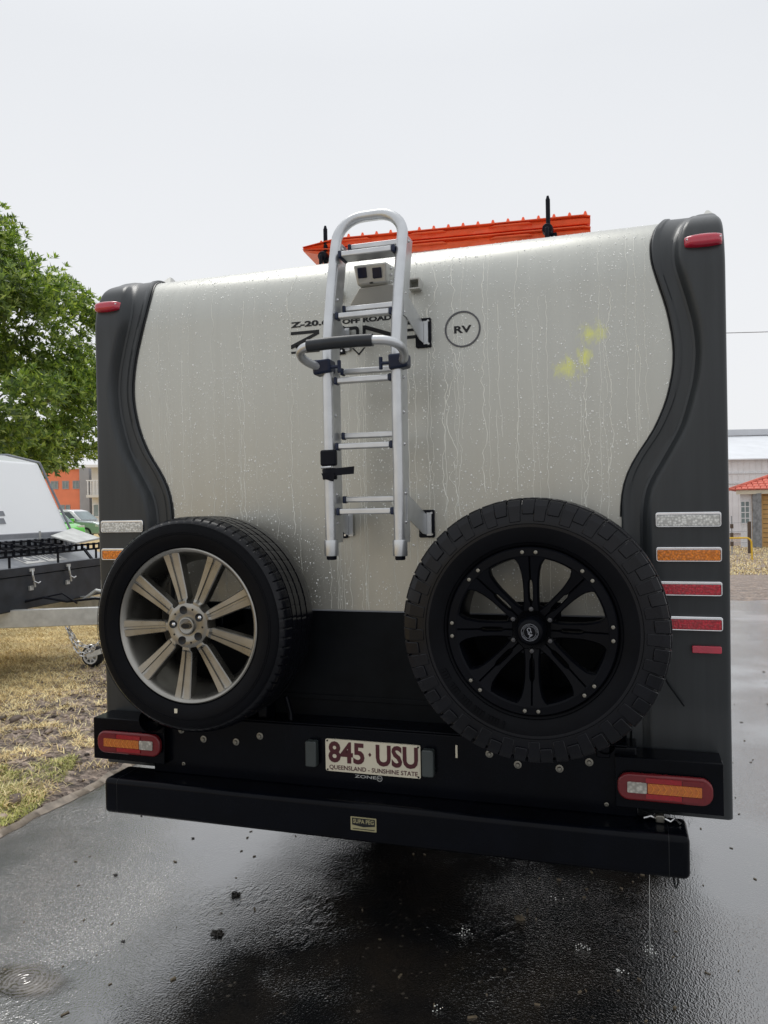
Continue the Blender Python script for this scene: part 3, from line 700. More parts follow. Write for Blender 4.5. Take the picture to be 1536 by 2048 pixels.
# combination tail lamps
def tail(sg):
    cx, cz = sg*1.013, 0.722; W2, H2 = 0.146, 0.044
    x0, x1 = cx-W2, cx+W2
    root = MB(); root.prism(rrect(x0, x1, cz-H2, cz+H2, 0.036, 7), -0.172, -0.151)
    b = root.build('tail_lamp', M['lamp_red'], van, bevel=0.006, seg=3)
    mx_ = lambda x: cx+(x if sg > 0 else -x)                     # x measured towards the outside
    def box(name, a, c, z0, z1, mat, dy=0.0):
        p, q = sorted((mx_(a), mx_(c))); m_ = MB(); m_.prism(rrect(p, q, z0, z1, 0.003, 2), -0.1760-dy, -0.1720); return m_.build(name, mat, b)
    box('reversing_lens', -0.115, -0.055, cz-0.017, cz+0.018, M['lamp_white'], 0.0005)
    box('indicator_lens', -0.052, 0.112, cz-0.016, cz+0.017, M['lamp_amber'])
    box('stop_lens', -0.058, 0.052, cz+0.0185, cz+0.034, M['lamp_red_deep']); box('stop_lens', -0.058, 0.052, cz-0.033, cz-0.0175, M['lamp_red_deep'])
    box('reflex_lens', 0.054, 0.118, cz+0.0185, cz+0.034, M['lamp_red']); box('reflex_lens', 0.054, 0.118, cz-0.033, cz-0.0175, M['lamp_red'])
    mb = MB()
    for k in range(8):
        a = -0.038+k*0.0195
        for z0, z1, aa, bb in ((0.0165, 0.0005, a-0.006, a+0.004), (0.0005, -0.0155, a+0.004, a-0.006)):
            mb.add([(mx_(aa), -0.1772, cz+z0), (mx_(aa+0.0022), -0.1772, cz+z0), (mx_(bb+0.0022), -0.1772, cz+z1), (mx_(bb), -0.1772, cz+z1),
                    (mx_(aa), -0.1755, cz+z0), (mx_(aa+0.0022), -0.1755, cz+z0), (mx_(bb+0.0022), -0.1755, cz+z1), (mx_(bb), -0.1755, cz+z1)],
                   [(0, 1, 2, 3), (0, 4, 5, 1), (1, 5, 6, 2), (2, 6, 7, 3), (3, 7, 4, 0)])
    tag(mb.build('chevron', M['lamp_amber_line'], b, smooth=0), kind='stuff')
for sg in (-1, 1): tail(sg)

# slim lamps down the corner mouldings
def strip(sg, xi, xo, z0, z1, mat, label):
    a, b = sorted((sg*xi, sg*xo)); y = -0.041
    mb = MB(); mb.ring(rrect(a, b, z0, z1, 0.008, 3), rrect(a+0.004, b-0.0045, z0+0.0035, z1-0.010, 0.004, 3), y-0.017, y+0.012)
    f = mb.build('strip_lamp', M['chrome'], van, bevel=0.0025); f['label'] = label
    mb = MB(); mb.prism(rrect(a+0.0042, b-0.0047, z0+0.0037, z1-0.0102, 0.004, 3), y-0.0165, y+0.010); mb.build('lens', mat, f, bevel=0.002)
    mb = MB()
    for k in range(14): x = a+0.012+(b-a-0.024)*k/13; mb.box(x-0.0006, x+0.0006, y-0.0172, y-0.0162, z0+0.009, z1-0.015)
    tag(mb.build('lens_rib', mat, f, smooth=0), kind='stuff')
for sg in (-1, 1):
    strip(sg, 1.003, 1.208, 1.568, 1.618, M['lens_clear'], 'clear strip lamp in a chrome frame')
    strip(sg, 1.003, 1.208, 1.452, 1.501, M['lens_amber'], 'amber strip lamp in a chrome frame')
    if sg > 0: strip(sg, 1.003, 1.208, 1.338, 1.386, M['lens_red'], 'upper red strip lamp in a chrome frame')
    if sg > 0: strip(sg, 1.003, 1.208, 1.222, 1.269, M['lens_red'], 'lower red strip lamp in a chrome frame')
    a, b = sorted((sg*1.112, sg*1.204)); mb = MB(); mb.prism(rrect(a, b, 1.146, 1.170, 0.004, 3), -0.050, -0.034); mb.build('reflector', M['marker_red'], van, bevel=0.002)
    # oval marker lamp on the curved top
    mb = MB(); V = []; fs = []; nu, nv = 20, 8; cx = sg*1.168
    zc = 2.530
    for i in range(nu+1):
        for j in range(nv+1):
            u = -1+2*i/nu; v = -1+2*j/nv
            hw = 0.064; hh = 0.026*(1-0.30*abs(u)**2.2)
            lift = 0.028*(1-abs(u)**6)*(1-abs(v)**4)
            V.append((cx+u*hw, -0.034-lift+(0.06 if max(abs(u), abs(v)) > 0.999 else 0), 2.520+v*hh))
    for i in range(nu):
        for j in range(nv): q = (i*(nv+1)+j, (i+1)*(nv+1)+j, (i+1)*(nv+1)+j+1, i*(nv+1)+j+1); fs.append(q)
    mb.add(V, fs); mk = mb.build('marker_lamp', M['marker_red'], van, smooth=50)
    mb = MB()
    for u in (-0.051, 0.051):
        mb.lathe([(0.0001, -0.004), (0.003, -0.004), (0.004, 0)], (cx+u, -0.052, 2.525), 8)
    build_each(mb, 'lamp_screw', M['bright_steel'], mk)

# ------------------------------------------------------------------ lettering on the silver sheet
mb = text_mb('Z-20.6', -0.345, -0.185, 2.368, 2.391, -0.0008, 0.04)
text_mb('OFF ROAD', -0.128, 0.072, 2.364, 2.384, -0.0008, 0.045, mb=mb)
Zl = lambda x0, x1, z0, z1, w: [[(x0, z1), (x0, z1-w), (x1-0.045, z1-w), (x0, z0+w*1.15), (x0, z0), (x1, z0), (x1, z0+w), (x0+0.045, z0+w), (x1, z1-w*1.15), (x1, z1)]]
def poly(p, y0=-0.0022, y1=-0.0006): mb.prism(p, y0, y1)
z0, z1, wl = 2.286, 2.352, 0.012
poly([(-0.345, z1), (-0.345, z1-wl), (-0.225, z1-wl), (-0.225, z1)]); poly([(-0.225, z1-wl), (-0.245, z1-wl), (-0.345, z0+0.014), (-0.345, z0), (-0.338, z0), (-0.225, z1-wl-0.004)])
poly([(-0.325, z0), (-0.325, z0+wl), (-0.225, z0+wl), (-0.225, z0)]); poly([(-0.3445, z0-0.020), (-0.3445, z0-0.012), (-0.225, z0-0.012), (-0.225, z0-0.020)])
mb.ring(rrect(-0.205, -0.060, z0, z1, 0.014, 4), rrect(-0.193, -0.072, z0+wl, z1-wl, 0.006, 4), -0.0022, -0.0006)
poly([(-0.045, z0), (-0.045, z1), (-0.033, z1), (-0.033, z0)]); poly([(-0.033, z1), (-0.033, z1-0.016), (0.075, z0+0.012), (0.075, z0+0.028)]); poly([(0.075, z0+0.012), (0.075, z1+0.010), (0.081, z1+0.010), (0.081, z0+0.012)])
for a, b in ((z1-wl, z1), (z0+0.028, z0+0.038), (z0, z0+wl)): poly([(0.10, a), (0.20, a), (0.20, b), (0.10, b)])
poly([(0.10, z0+wl), (0.10, z1-wl), (0.112, z1-wl), (0.112, z0+wl)])
poly([(-0.089, 2.268), (-0.083, 2.268), (-0.062, 2.247), (-0.062, 2.239)]); poly([(-0.062, 2.239), (-0.062, 2.247), (-0.041, 2.268), (-0.035, 2.268)])
mb.build('maker_decal', M['black_print'], van, smooth=0)
def disc(cx, cz, r, n=48): return [(cx+r*math.cos(a), cz+r*math.sin(a)) for a in np.linspace(0, 2*math.pi, n, endpoint=False)]
mb = MB(); mb.ring(disc(0.344, 2.305, 0.067), disc(0.344, 2.305, 0.061), -0.004, -0.0006); mb.build('badge_ring', M['dark_chrome'], van)
text_mb('RV', 0.312, 0.377, 2.291, 2.318, -0.0006, 0.035).build('badge_lettering', M['black_print'], van, smooth=0)

# ------------------------------------------------------------------ rivulets and beads of rain on the silver sheet
def skin(x, s, lift=0.0):
    y, z = prof(s); a = profn(s); return Vector((x, y-math.cos(a)*lift, z+math.sin(a)*lift))
mb = MB()
def rivulet(x, sa, sb, w, wob):
    pts = []; s = sa; xx = x; ph = random.uniform(0, 9); n = max(8, int((sa-sb)/0.012))
    for k in range(n+1):
        s = sa+(sb-sa)*k/n
        o = wob*(noise.noise(Vector((x*31, s*9, ph)))+0.6*noise.noise(Vector((x*57, s*31, ph))))
        pts.append(skin(x+o, s, 0.0))
    V = []; fs = []
    for i, p in enumerate(pts):
        ww = w*(0.6+0.6*abs(noise.noise(Vector((x*91, i*0.12, 3))))); 
        a = profn(sa+(sb-sa)*i/n); q = Vector((0, -math.cos(a), math.sin(a)))
        V += [p-Vector((ww, 0, 0))+q*0.0002, p+q*(ww*0.8+0.0003), p+Vector((ww, 0, 0))+q*0.0002]
        if i: b = 3*i; fs += [(b-3, b-2, b+1, b), (b-2, b-1, b+2, b+1)]
    mb.add(V, fs)
for i in range(65):
    x = random.uniform(-1.04, 1.04); top = random.choice([2.85, 2.6, 2.4, 2.3, 2.2, 2.0]); bot = random.choice([1.26, 1.26, 1.45, 1.7, 1.9])
    if top-bot < 0.25 or abs(x) > 1.0 and top > 2.2: continue
    rivulet(x, top, bot, random.uniform(0.0008, 0.0015), random.uniform(0.003, 0.016))
for x, a, b, wob in ((0.30, 2.62, 1.62, 0.03), (0.235, 2.58, 2.2, 0.035), (-0.36, 2.62, 2.3, 0.03), (-0.345, 2.35, 1.55, 0.015), (0.42, 2.6, 1.7, 0.02), (0.78, 2.1, 1.62, 0.03), (-0.2, 2.3, 1.45, 0.02), (0.27, 2.2, 1.6, 0.02), (0.86, 2.4, 1.75, 0.02), (-0.56, 2.5, 1.6, 0.015)):
    rivulet(x, a, b, 0.0020, wob)
o = mb.build('rivulet', M['streak'], van, smooth=60, fix=False); tag(o, kind='stuff')
N = 19000
S = rng.uniform(1.27, 2.75, N); X = rng.uniform(-1.06, 1.06, N); RD = rng.gamma(1.6, 0.00055, N)+0.0007
pm = nfield(X, S, 9.0)*0.6+nfield(X, S, 23.0, 1.0)*0.4; kp = rng.uniform(0, 1, N) < pm**1.1*1.2
S, X, RD = S[kp], X[kp], np.minimum(RD[kp], 0.0036)
V = []; T = []
for s, x, r in zip(S, X, RD):
    if abs(x) > smooth_tab(INNER, s)-0.006: continue
    y, z = prof(s); a = profn(s); q = np.array((0, -math.cos(a), math.sin(a))); tv = np.array((0, math.sin(a), math.cos(a))); b = len(V)
    c = np.array((x, y, z)); sh = random.uniform(1, 1.35)
    for k in range(6):
        an = k*math.pi/3; V.append(c+np.array((1, 0, 0))*r*math.cos(an)+tv*r*sh*math.sin(an)+q*0.0001)
    for k in range(6):
        an = k*math.pi/3; V.append(c+np.array((1, 0, 0))*r*0.62*math.cos(an)+tv*r*sh*0.62*math.sin(an)+q*r*0.5)
    V.append(c+q*r*0.68)
    for k in range(6):
        l = (k+1) % 6; T += [(b+k, b+l, b+6+l), (b+k, b+6+l, b+6+k), (b+6+k, b+6+l, b+12)]
o = arrmesh('water_bead', V, T, M['water'], van, smooth=True); tag(o, kind='stuff')

# ------------------------------------------------------------------ ladder
lad = empty('ladder', parent=van)
XL, XR, YF = -0.083, 0.168, -0.28
def front_y(z): return YF if z < 2.2 else YF+0.33*(z-2.2)**1.3
TR = 0.0195
path = []
for z in np.linspace(1.50, 2.60, 24): path.append((XL, front_y(z), z))
cr = 0.095; zt = 2.712
for k in range(1, 9):
    a = math.pi-math.pi/2*k/8; z = zt-cr+cr*math.sin(a); path.append((XL+cr+cr*math.cos(a), front_y(z), z))
mid = [(x, front_y(zt), zt) for x in (0.02, 0.06)]
path += mid
for k in range(0, 9):
    a = math.pi/2-math.pi/2*k/8; z = zt-cr+cr*math.sin(a); path.append((XR-cr+cr*math.cos(a), front_y(z), z))
for z in np.linspace(2.60, 1.50, 24): path.append((XR, front_y(z), z))
mb = MB(); mb.tube(path, TR, 14); mb.build('hoop_rail', M['alu'], lad, smooth=60)
# inner channel section behind each round rail
for x in (XL, XR):
    mb = MB()
    zsl = np.linspace(1.53, 2.62, 30)
    for a, b in zip(zsl, zsl[1:]):
        ya, yb = front_y(a), front_y(b)
        x0, x1 = x-0.009, x+0.014
        p = [(x0, ya+0.015, a), (x1, ya+0.015, a), (x1, ya+0.085, a), (x0, ya+0.085, a), (x0, yb+0.015, b), (x1, yb+0.015, b), (x1, yb+0.085, b), (x0, yb+0.085, b)]
        mb.add(p, [(0, 1, 5, 4), (1, 2, 6, 5), (2, 3, 7, 6), (3, 0, 4, 7)])
    mb.build('side_channel', M['alu'], lad)
    mb = MB(); mb.lathe([(0.0245, -0.055), (0.0255, -0.052), (0.0255, -0.004), (0.0245, 0.0), (0.02, 0.0)], (x, YF+0.004, 1.54), 16, axis='z')
    mb.build('foot_collar', M['alu'], lad, smooth=40)
    mb = MB(); mb.lathe([(0.0001, -0.016), (0.016, -0.016), (0.018, -0.012), (0.018, 0.0)], (x, YF+0.004, 1.487), 14, axis='z'); mb.build('foot_plug', M['black_plastic'], lad)
    for z in (2.60, 2.40, 2.33, 2.10, 1.98, 1.87, 1.70, 1.60):
        mb = MB(); mb.lathe([(0.0001, 0.006), (0.003, 0.005), (0.0055, 0.002), (0.006, -0.002)], (x+0.0145, front_y(z)+0.03, z), 8, axis='x'); mb.build('rivet', M['bright_steel'], lad)
def rung(z, depth, back):
    yf = front_y(z)+(0.01 if not back else 0.075)
    w0, w1 = XL+0.022, XR-0.018
    mb = MB(); mb.prism([(w0+0.012, z-0.010), (w1-0.012, z-0.010), (w1-0.012, z+0.010), (w0+0.012, z+0.010)], yf-depth/2, yf+depth/2)
    r = mb.build('rung', M['alu'], lad, bevel=0.004, seg=3)
    for xx in (w0, w1-0.012):
        mb = MB(); mb.box(xx, xx+0.012, yf-depth/2-0.002, yf+depth/2+0.002, z-0.013, z+0.013); mb.build('rung_cap', M['blue_black_plastic'], r, bevel=0.004)
for z in (2.33, 2.098, 1.868, 1.640):
    rung(z, 0.030, False); rung(z+0.042, 0.026, True)
# deep top tread
rung(2.560, 0.075, False); rung(2.618, 0.026, True)
# brackets that hold the ladder to the wall
for zz, hh in ((2.302, 0.055), (1.588, 0.052)):
    for sg, x in ((-1, XL), (1, XR)):
        a, b = sorted((x+0.004 if sg > 0 else x-0.062, x+0.058 if sg > 0 else x-0.062+0.05))
        if sg < 0: a, b = x-0.070, x-0.034
        xx0, xx1 = (x-0.002, x+0.058) if sg > 0 else (x-0.075, x-0.035)
        mb = MB(); mb.prism(rrect(xx0, xx1, zz-hh, zz+hh, 0.005, 2), -0.0105, -0.0006); bp = mb.build('back_plate', M['black_plastic'], lad, bevel=0.002)
        mb = MB()
        for (u, v) in ((0.01, hh-0.012), (0.01, -hh+0.012)): mb.lathe([(0.0001, -0.005), (0.004, -0.005), (0.006, -0.001), (0.006, 0)], (xx1-u if sg > 0 else xx1-u, -0.011, zz+v), 10)
        build_each(mb, 'plate_screw', M['bright_steel'], bp)
        # gusset: a tapered sheet from the rail to the plate with a flange on it
        g0 = x+0.016 if sg > 0 else x-0.016
        g1 = x+0.030 if sg > 0 else x-0.03
        th = 0.003
        pr = [(-0.235, zz+0.13), (-0.195, zz+0.10), (-0.02, zz+0.035), (-0.02, zz-0.04), (-0.06, zz-0.035), (-0.195, zz+0.015), (-0.235, zz+0.015)]
        mb = MB(); k = len(pr)
        def gx(y): return g0+(g1-g0)*min(1, max(0, (y+0.20)/0.18))
        mb.add([(gx(y)-th/2, y, z) for y, z in pr]+[(gx(y)+th/2, y, z) for y, z in pr], [tuple(range(k)), tuple(range(2*k-1, k-1, -1))]+[(i, (i+1) % k, k+(i+1) % k, k+i) for i in range(k)])
        mb.box(g1, g1+0.018*1, -0.0165, -0.0115, zz-0.044, zz+0.042)
        mb.build('gusset', M['alu'], lad, smooth=30)
# left lower / upper plates seen between the rails
for zz, hh in ((2.302, 0.055), (1.588, 0.052)):
    mb = MB(); mb.prism(rrect(-0.160, -0.117, zz-hh+0.002, zz+hh-0.002, 0.005, 2), -0.0145, -0.0106)
    mb.build('back_plate', M['black_plastic'], lad)
# hoop handle clamped to the rails
hp = [(-0.100, -0.285, 2.146), (-0.122, -0.325, 2.150), (-0.138, -0.375, 2.163), (-0.134, -0.410, 2.178), (-0.112, -0.432, 2.188), (-0.08, -0.438, 2.193), (0.05, -0.44, 2.195), (0.155, -0.438, 2.193), (0.190, -0.432, 2.188), (0.216, -0.410, 2.178), (0.222, -0.375, 2.163), (0.208, -0.325, 2.150), (0.188, -0.285, 2.146)]
def smooth_path(p, it=2):
    p = [Vector(q) for q in p]
    for _ in range(it):
        o = [p[0]]
        for a, b in zip(p, p[1:]): o += [a*0.75+b*0.25, a*0.25+b*0.75]
        p = o+[p[-1]]
    return p
mb = MB(); mb.tube(smooth_path(hp), 0.0150, 14); hd = mb.build('grab_hoop', M['alu'], lad, smooth=60)
mb = MB(); mb.tube([(-0.092, -0.4375, 2.1925), (-0.0, -0.4395, 2.1948), (0.08, -0.4395, 2.1948), (0.135, -0.4385, 2.1935)], 0.0205, 16); mb.build('foam_grip', M['grip'], lad, smooth=60)
for sg, x in ((-1, XL), (1, XR)):
    mb = MB(); xx0, xx1 = sorted((x-sg*0.020, x+sg*0.045)); mb.hexa([(xx0, -0.312, 2.118), (xx1, -0.308, 2.126), (xx1, -0.252, 2.126), (xx0, -0.252, 2.118), (xx0, -0.320, 2.170), (xx1, -0.318, 2.172), (xx1, -0.252, 2.172), (xx0, -0.252, 2.170)])
    cl = mb.build('clamp', M['blue_black_plastic'], lad, bevel=0.008, seg=3)
    mb = MB(); kx = x-sg*0.05; mb.cyl((x-sg*0.018, -0.30, 2.143), (kx, -0.30, 2.143), 0.006, 10); mb.cyl((kx, -0.30, 2.122), (kx, -0.30, 2.165), 0.0065, 10)
    mb.build('clamp_knob', M['blue_black_plastic'], cl, bevel=0.002)
# black strap wound round the left rail
mb = MB(); mb.prism(rrect(-0.108, -0.050, 1.800, 1.856, 0.008, 3), -0.310, -0.285); mb.build('strap_pad', M['black_plastic'], lad, bevel=0.006)
mb = MB(); mb.lathe([(0.024, -0.022), (0.026, -0.018), (0.0255, 0.0), (0.027, 0.012), (0.024, 0.018)], (XL, YF, 1.775), 14, axis='z')
mb.hexa([(-0.07, -0.303, 1.765), (0.012, -0.298, 1.770), (0.012, -0.295, 1.770), (-0.07, -0.300, 1.765), (-0.07, -0.303, 1.790), (0.014, -0.298, 1.796), (0.014, -0.295, 1.796), (-0.07, -0.300, 1.790)])
mb.hexa([(-0.098, -0.304, 1.756), (-0.062, -0.304, 1.745), (-0.062, -0.300, 1.745), (-0.098, -0.300, 1.756), (-0.105, -0.306, 1.775), (-0.055, -0.306, 1.775), (-0.055, -0.300, 1.775), (-0.105, -0.300, 1.775)])
mb.build('strap', M['black_plastic'], lad)
mb = MB(); mb.tube([(-0.104, -0.306, 1.795), (-0.085, -0.309, 1.795), (-0.065, -0.309, 1.796)], 0.0045, 8); mb.build('buckle', M['bright_steel'], lad)

# ------------------------------------------------------------------ reversing camera on the top curve
cm = empty('reversing_camera', (0, 0.0, 0.028), parent=van)
y, z = prof(2.40)
mb = MB(); mb.add([(-0.105, 0.004, 2.395), (0.135, 0.006, 2.400), (0.085, -0.035, 2.462), (-0.045, -0.035, 2.458), (-0.105, 0.03, 2.40), (0.135, 0.03, 2.405), (0.085, 0.08, 2.50), (-0.045, 0.08, 2.50)],
                  [(0, 1, 2, 3), (4, 7, 6, 5), (0, 3, 7, 4), (1, 5, 6, 2), (3, 2, 6, 7), (0, 4, 5, 1)]); mb.build('camera_shroud', M['silver_paint'], cm, bevel=0.003)
mb = MB()
mb.hexa([(-0.045, -0.055, 2.462), (0.072, -0.055, 2.462), (0.072, 0.04, 2.462), (-0.045, 0.04, 2.462), (-0.055, -0.075, 2.535), (0.078, -0.075, 2.535), (0.078, 0.06, 2.55), (-0.055, 0.06, 2.55)])
mb.build('camera_housing', M['silver_paint'], cm, bevel=0.008, seg=3)
for x, z in ((-0.020, 2.506), (0.038, 2.500)):
    mb = MB(); mb.hexa([(x-0.017, -0.0695, z-0.02), (x+0.017, -0.0695, z-0.02), (x+0.017, -0.05, z-0.02), (x-0.017, -0.05, z-0.02), (x-0.017, -0.078, z+0.016), (x+0.017, -0.078, z+0.016), (x+0.017, -0.06, z+0.016), (x-0.017, -0.06, z+0.016)])
    mb.build('camera_lens', M['dark_lens'], cm, bevel=0.002)
mb = MB(); mb.box(0.006, 0.018, -0.064, -0.056, 2.464, 2.468); mb.build('camera_slot', M['black_print'], cm)
mb = MB()
for z in (2.475, 2.50, 2.525): mb.lathe([(0.0001, 0.006), (0.005, 0.006), (0.006, 0)], (0.078, -0.02, z), 8, axis='x')
build_each(mb, 'camera_screw', M['bright_steel'], cm)
for x0, x1 in ((-0.16, -0.125), (0.148, 0.192)):
    y, z = prof(2.45); mb = MB(); mb.ring(rrect(x0, x1, 2.435, 2.475, 0.003, 2), rrect(x0+0.005, x1-0.005, 2.44, 2.47, 0.002, 2), y-0.035, y+0.01); mb.build('grab_eye', M['silver_paint'], cm)

# ------------------------------------------------------------------ left spare wheel: road tyre on a nine spoke alloy
def on_axis(a, r, y, c): return (c[0]+r*math.cos(a), c[1]+y, c[2]+r*math.sin(a))
wl_ = empty('spare_wheel', parent=van); wl_['label'] = 'spare road tyre on a champagne nine spoke alloy rim'
C1 = (-0.622, -0.235, 1.235)
# y measured from the wheel centre plane, negative towards the viewer
pf = [(0.281, -0.095), (0.283, -0.112), (0.288, -0.121), (0.305, -0.129), (0.330, -0.134), (0.352, -0.132), (0.366, -0.126), (0.374, -0.119), (0.379, -0.112)]
tr = [(0.384, -0.105), (0.388, -0.092), (0.389, -0.078)]
gro = []
for yc in (-0.066, -0.028, 0.010, 0.048):
    gro += [(0.3905, yc-0.009), (0.3905, yc-0.0045), (0.3835, yc-0.004), (0.3835, yc+0.004), (0.3905, yc+0.0045)]
pf2 = pf+tr+gro+[(0.389, 0.08), (0.387, 0.092), (0.381, 0.108), (0.366, 0.126), (0.33, 0.134), (0.288, 0.121), (0.281, 0.095)]
i0, i1 = len(pf)-2, len(pf)+2
def sipe(j, k, r, y):
    if i0 <= j <= i1+1 and k % 7 == 0: r -= 0.004 if j > i0 else 0.002
    elif j > len(pf)+2 and j < len(pf)+3+20 and (k+j//5) % 9 == 0 and abs(r-0.3905) < 1e-4: r -= 0.0016
    return r, y
mb = MB()
prf = [(r+(0.006 if r > 0.36 else 0), y*(1.32 if y > 0 else 1)) for r, y in pf2]; P9 = len(prf)
mb.lathe(prf, C1, 504, lambda j, k, r, y: tuple(np.add(sipe(j, k, r-0.006, y), (0.006, 0))) if r > 0.372 else (r, y))
mb.m = [0 if (q % (P9-1)) < 6 or (q % (P9-1)) > P9-6 else 1 for q in range(len(mb.f))]
ty = mb.build('tyre', [M['rubber'], M['tread_rubber']], wl_, smooth=28)
mb = MB()
for rr in (0.341, 0.3345, 0.372):
    mb.lathe([(rr-0.0012, -0.1335), (rr, -0.1352), (rr+0.0012, -0.1335)], C1, 96)
build_each(mb, 'sidewall_ring', M['rubber'], ty)
mb = MB(); a = R(262); p = on_axis(a, 0.312, -0.131, C1); mb.box(p[0]-0.006, p[0]+0.006, p[1]-0.0015, p[1]+0.001, p[2]-0.008, p[2]+0.008); mb.build('balance_mark', M['plate_cream'], ty)
mb = MB(); mb.lathe([(0.284, -0.112), (0.283, -0.121), (0.279, -0.124), (0.273, -0.122), (0.268, -0.114), (0.262, -0.105), (0.258, -0.085), (0.252, -0.06), (0.236, -0.02), (0.231, 0.04), (0.244, 0.09), (0.262, 0.105), (0.280, 0.11)], C1, 96)
rm = mb.build('rim', M['alloy'], wl_, smooth=40)
def spoke9(a):
    mb = MB()
    def P(r, wv, yv):
        return (C1[0]+r*math.cos(a)-wv*math.sin(a), C1[1]+yv, C1[2]+r*math.sin(a)+wv*math.cos(a))
    st_ = [(0.070, 0.014, -0.112), (0.090, 0.017, -0.113), (0.098, 0.021, -0.106), (0.12, 0.0225, -0.105), (0.17, 0.0255, -0.107), (0.22, 0.029, -0.110), (0.258, 0.0325, -0.113), (0.274, 0.034, -0.116)]
    sec = lambda wv, yv, r: [(-wv, yv+0.040), (-wv, yv+0.004), (-wv+0.003, yv), (-0.0060, yv-0.0005), (-0.0038, yv+0.006 if 0.09 < r < 0.262 else yv-0.0005), (0.0038, yv+0.006 if 0.09 < r < 0.262 else yv-0.0005), (0.0060, yv-0.0005), (wv-0.003, yv), (wv, yv+0.004), (wv, yv+0.040)]
    V = []
    for r, wv, yv in st_:
        for (q, yq) in sec(wv, yv, r): V.append(P(r, q, yq))
    k = 10; fs = [(i*k+j, i*k+j+1, (i+1)*k+j+1, (i+1)*k+j) for i in range(len(st_)-1) for j in range(k-1)]
    fs += [(i*k+9, i*k, (i+1)*k, (i+1)*k+9) for i in range(len(st_)-1)]
    fs += [tuple(range(k))[::-1], tuple((len(st_)-1)*k+j for j in range(k))]
    mb.add(V, fs); return mb.build('spoke', M['alloy'], wl_, smooth=30)
for k in range(9): spoke9(R(264+40*k))
# hub with five recessed stud holes
hub = MB(); nh = 90; V = []; fs = []
hp_ = [(0.030, -0.114), (0.046, -0.113), (0.052, -0.116), (0.072, -0.115), (0.083, -0.112), (0.088, -0.100), (0.088, -0.06)]
hub.lathe(hp_, C1, nh, lambda j, k, r, y: (r*(1+0.03*math.cos(9*(2*math.pi*k/nh-R(264)))) if j > 3 else r, y))
hub.build('hub', M['alloy'], wl_, smooth=35)
mb = MB(); mb2 = MB()
for k in range(5):
    a = R(32+72*k); p = on_axis(a, 0.0585, 0, C1)
    mb.lathe([(0.0001, -0.1168), (0.0135, -0.1168), (0.0150, -0.1178), (0.0152, -0.112)], (p[0], p[1], p[2]), 20)
    if k in (0, 2): mb2.lathe([(0.0001, -0.1215), (0.005, -0.1205), (0.008, -0.1175)], (p[0]+0.003, p[1], p[2]), 6)
    a2 = R(68+72*k); p = on_axis(a2, 0.063, 0, C1); mb.lathe([(0.0001, -0.1165), (0.0038, -0.1165), (0.004, -0.114)], p, 10)
build_each(mb, 'stud_hole', M['black_print'], wl_); build_each(mb2, 'wheel_nut', M['chrome'], wl_)
mb = MB(); mb.lathe([(0.0001, -0.123), (0.024, -0.1225), (0.027, -0.124), (0.031, -0.123), (0.033, -0.118), (0.034, -0.112)], C1, 40); cap = mb.build('centre_cap', M['alloy'], wl_)
mb = MB(); n = 28; mb.prism([(C1[0]+0.021*math.cos(2*math.pi*k/n), C1[2]+0.0115*math.sin(2*math.pi*k/n)) for k in range(n)], C1[1]-0.1245, C1[1]-0.122); mb.build('oval_emblem', M['black_print'], cap)
mb = MB(); mb.ring([(C1[0]+0.0195*math.cos(2*math.pi*k/n), C1[2]+0.0102*math.sin(2*math.pi*k/n)) for k in range(n)], [(C1[0]+0.0185*math.cos(2*math.pi*k/n), C1[2]+0.0092*math.sin(2*math.pi*k/n)) for k in range(n)], C1[1]-0.1256, C1[1]-0.124); mb.build('emblem_ring', M['alloy'], cap)
# carrier behind the left wheel
mb = MB(); mb.box(-0.66, -0.57, -0.24, -0.01, 1.19, 1.28); mb.box(-0.69, -0.54, -0.236, -0.225, 1.16, 1.31)
mb.hexa([(-0.47, -0.10, 0.84), (-0.43, -0.10, 0.84), (-0.43, -0.02, 0.84), (-0.47, -0.02, 0.84), (-0.50, -0.10, 1.36), (-0.46, -0.10, 1.36), (-0.46, -0.02, 1.36), (-0.50, -0.02, 1.36)])
mb.tube([(-0.36, -0.08, 0.93), (-0.34, -0.08, 0.86), (-0.33, -0.1, 0.82)], 0.012, 8)
mb.build('wheel_carrier', M['black_steel'], van, bevel=0.004)
mb = MB(); mb.lathe([(0.045, -0.14), (0.05, -0.12), (0.05, 0.0), (0.03, 0.0)], (-0.895, -0.06, 0.83), 16); mb.build('hinge_boss', M['black_steel'], van)
mb = MB(); mb.box(-0.97, -0.86, -0.158, -0.152, 0.770, 0.815); mb.build('hinge_plate', M['black_steel'], van, bevel=0.002)

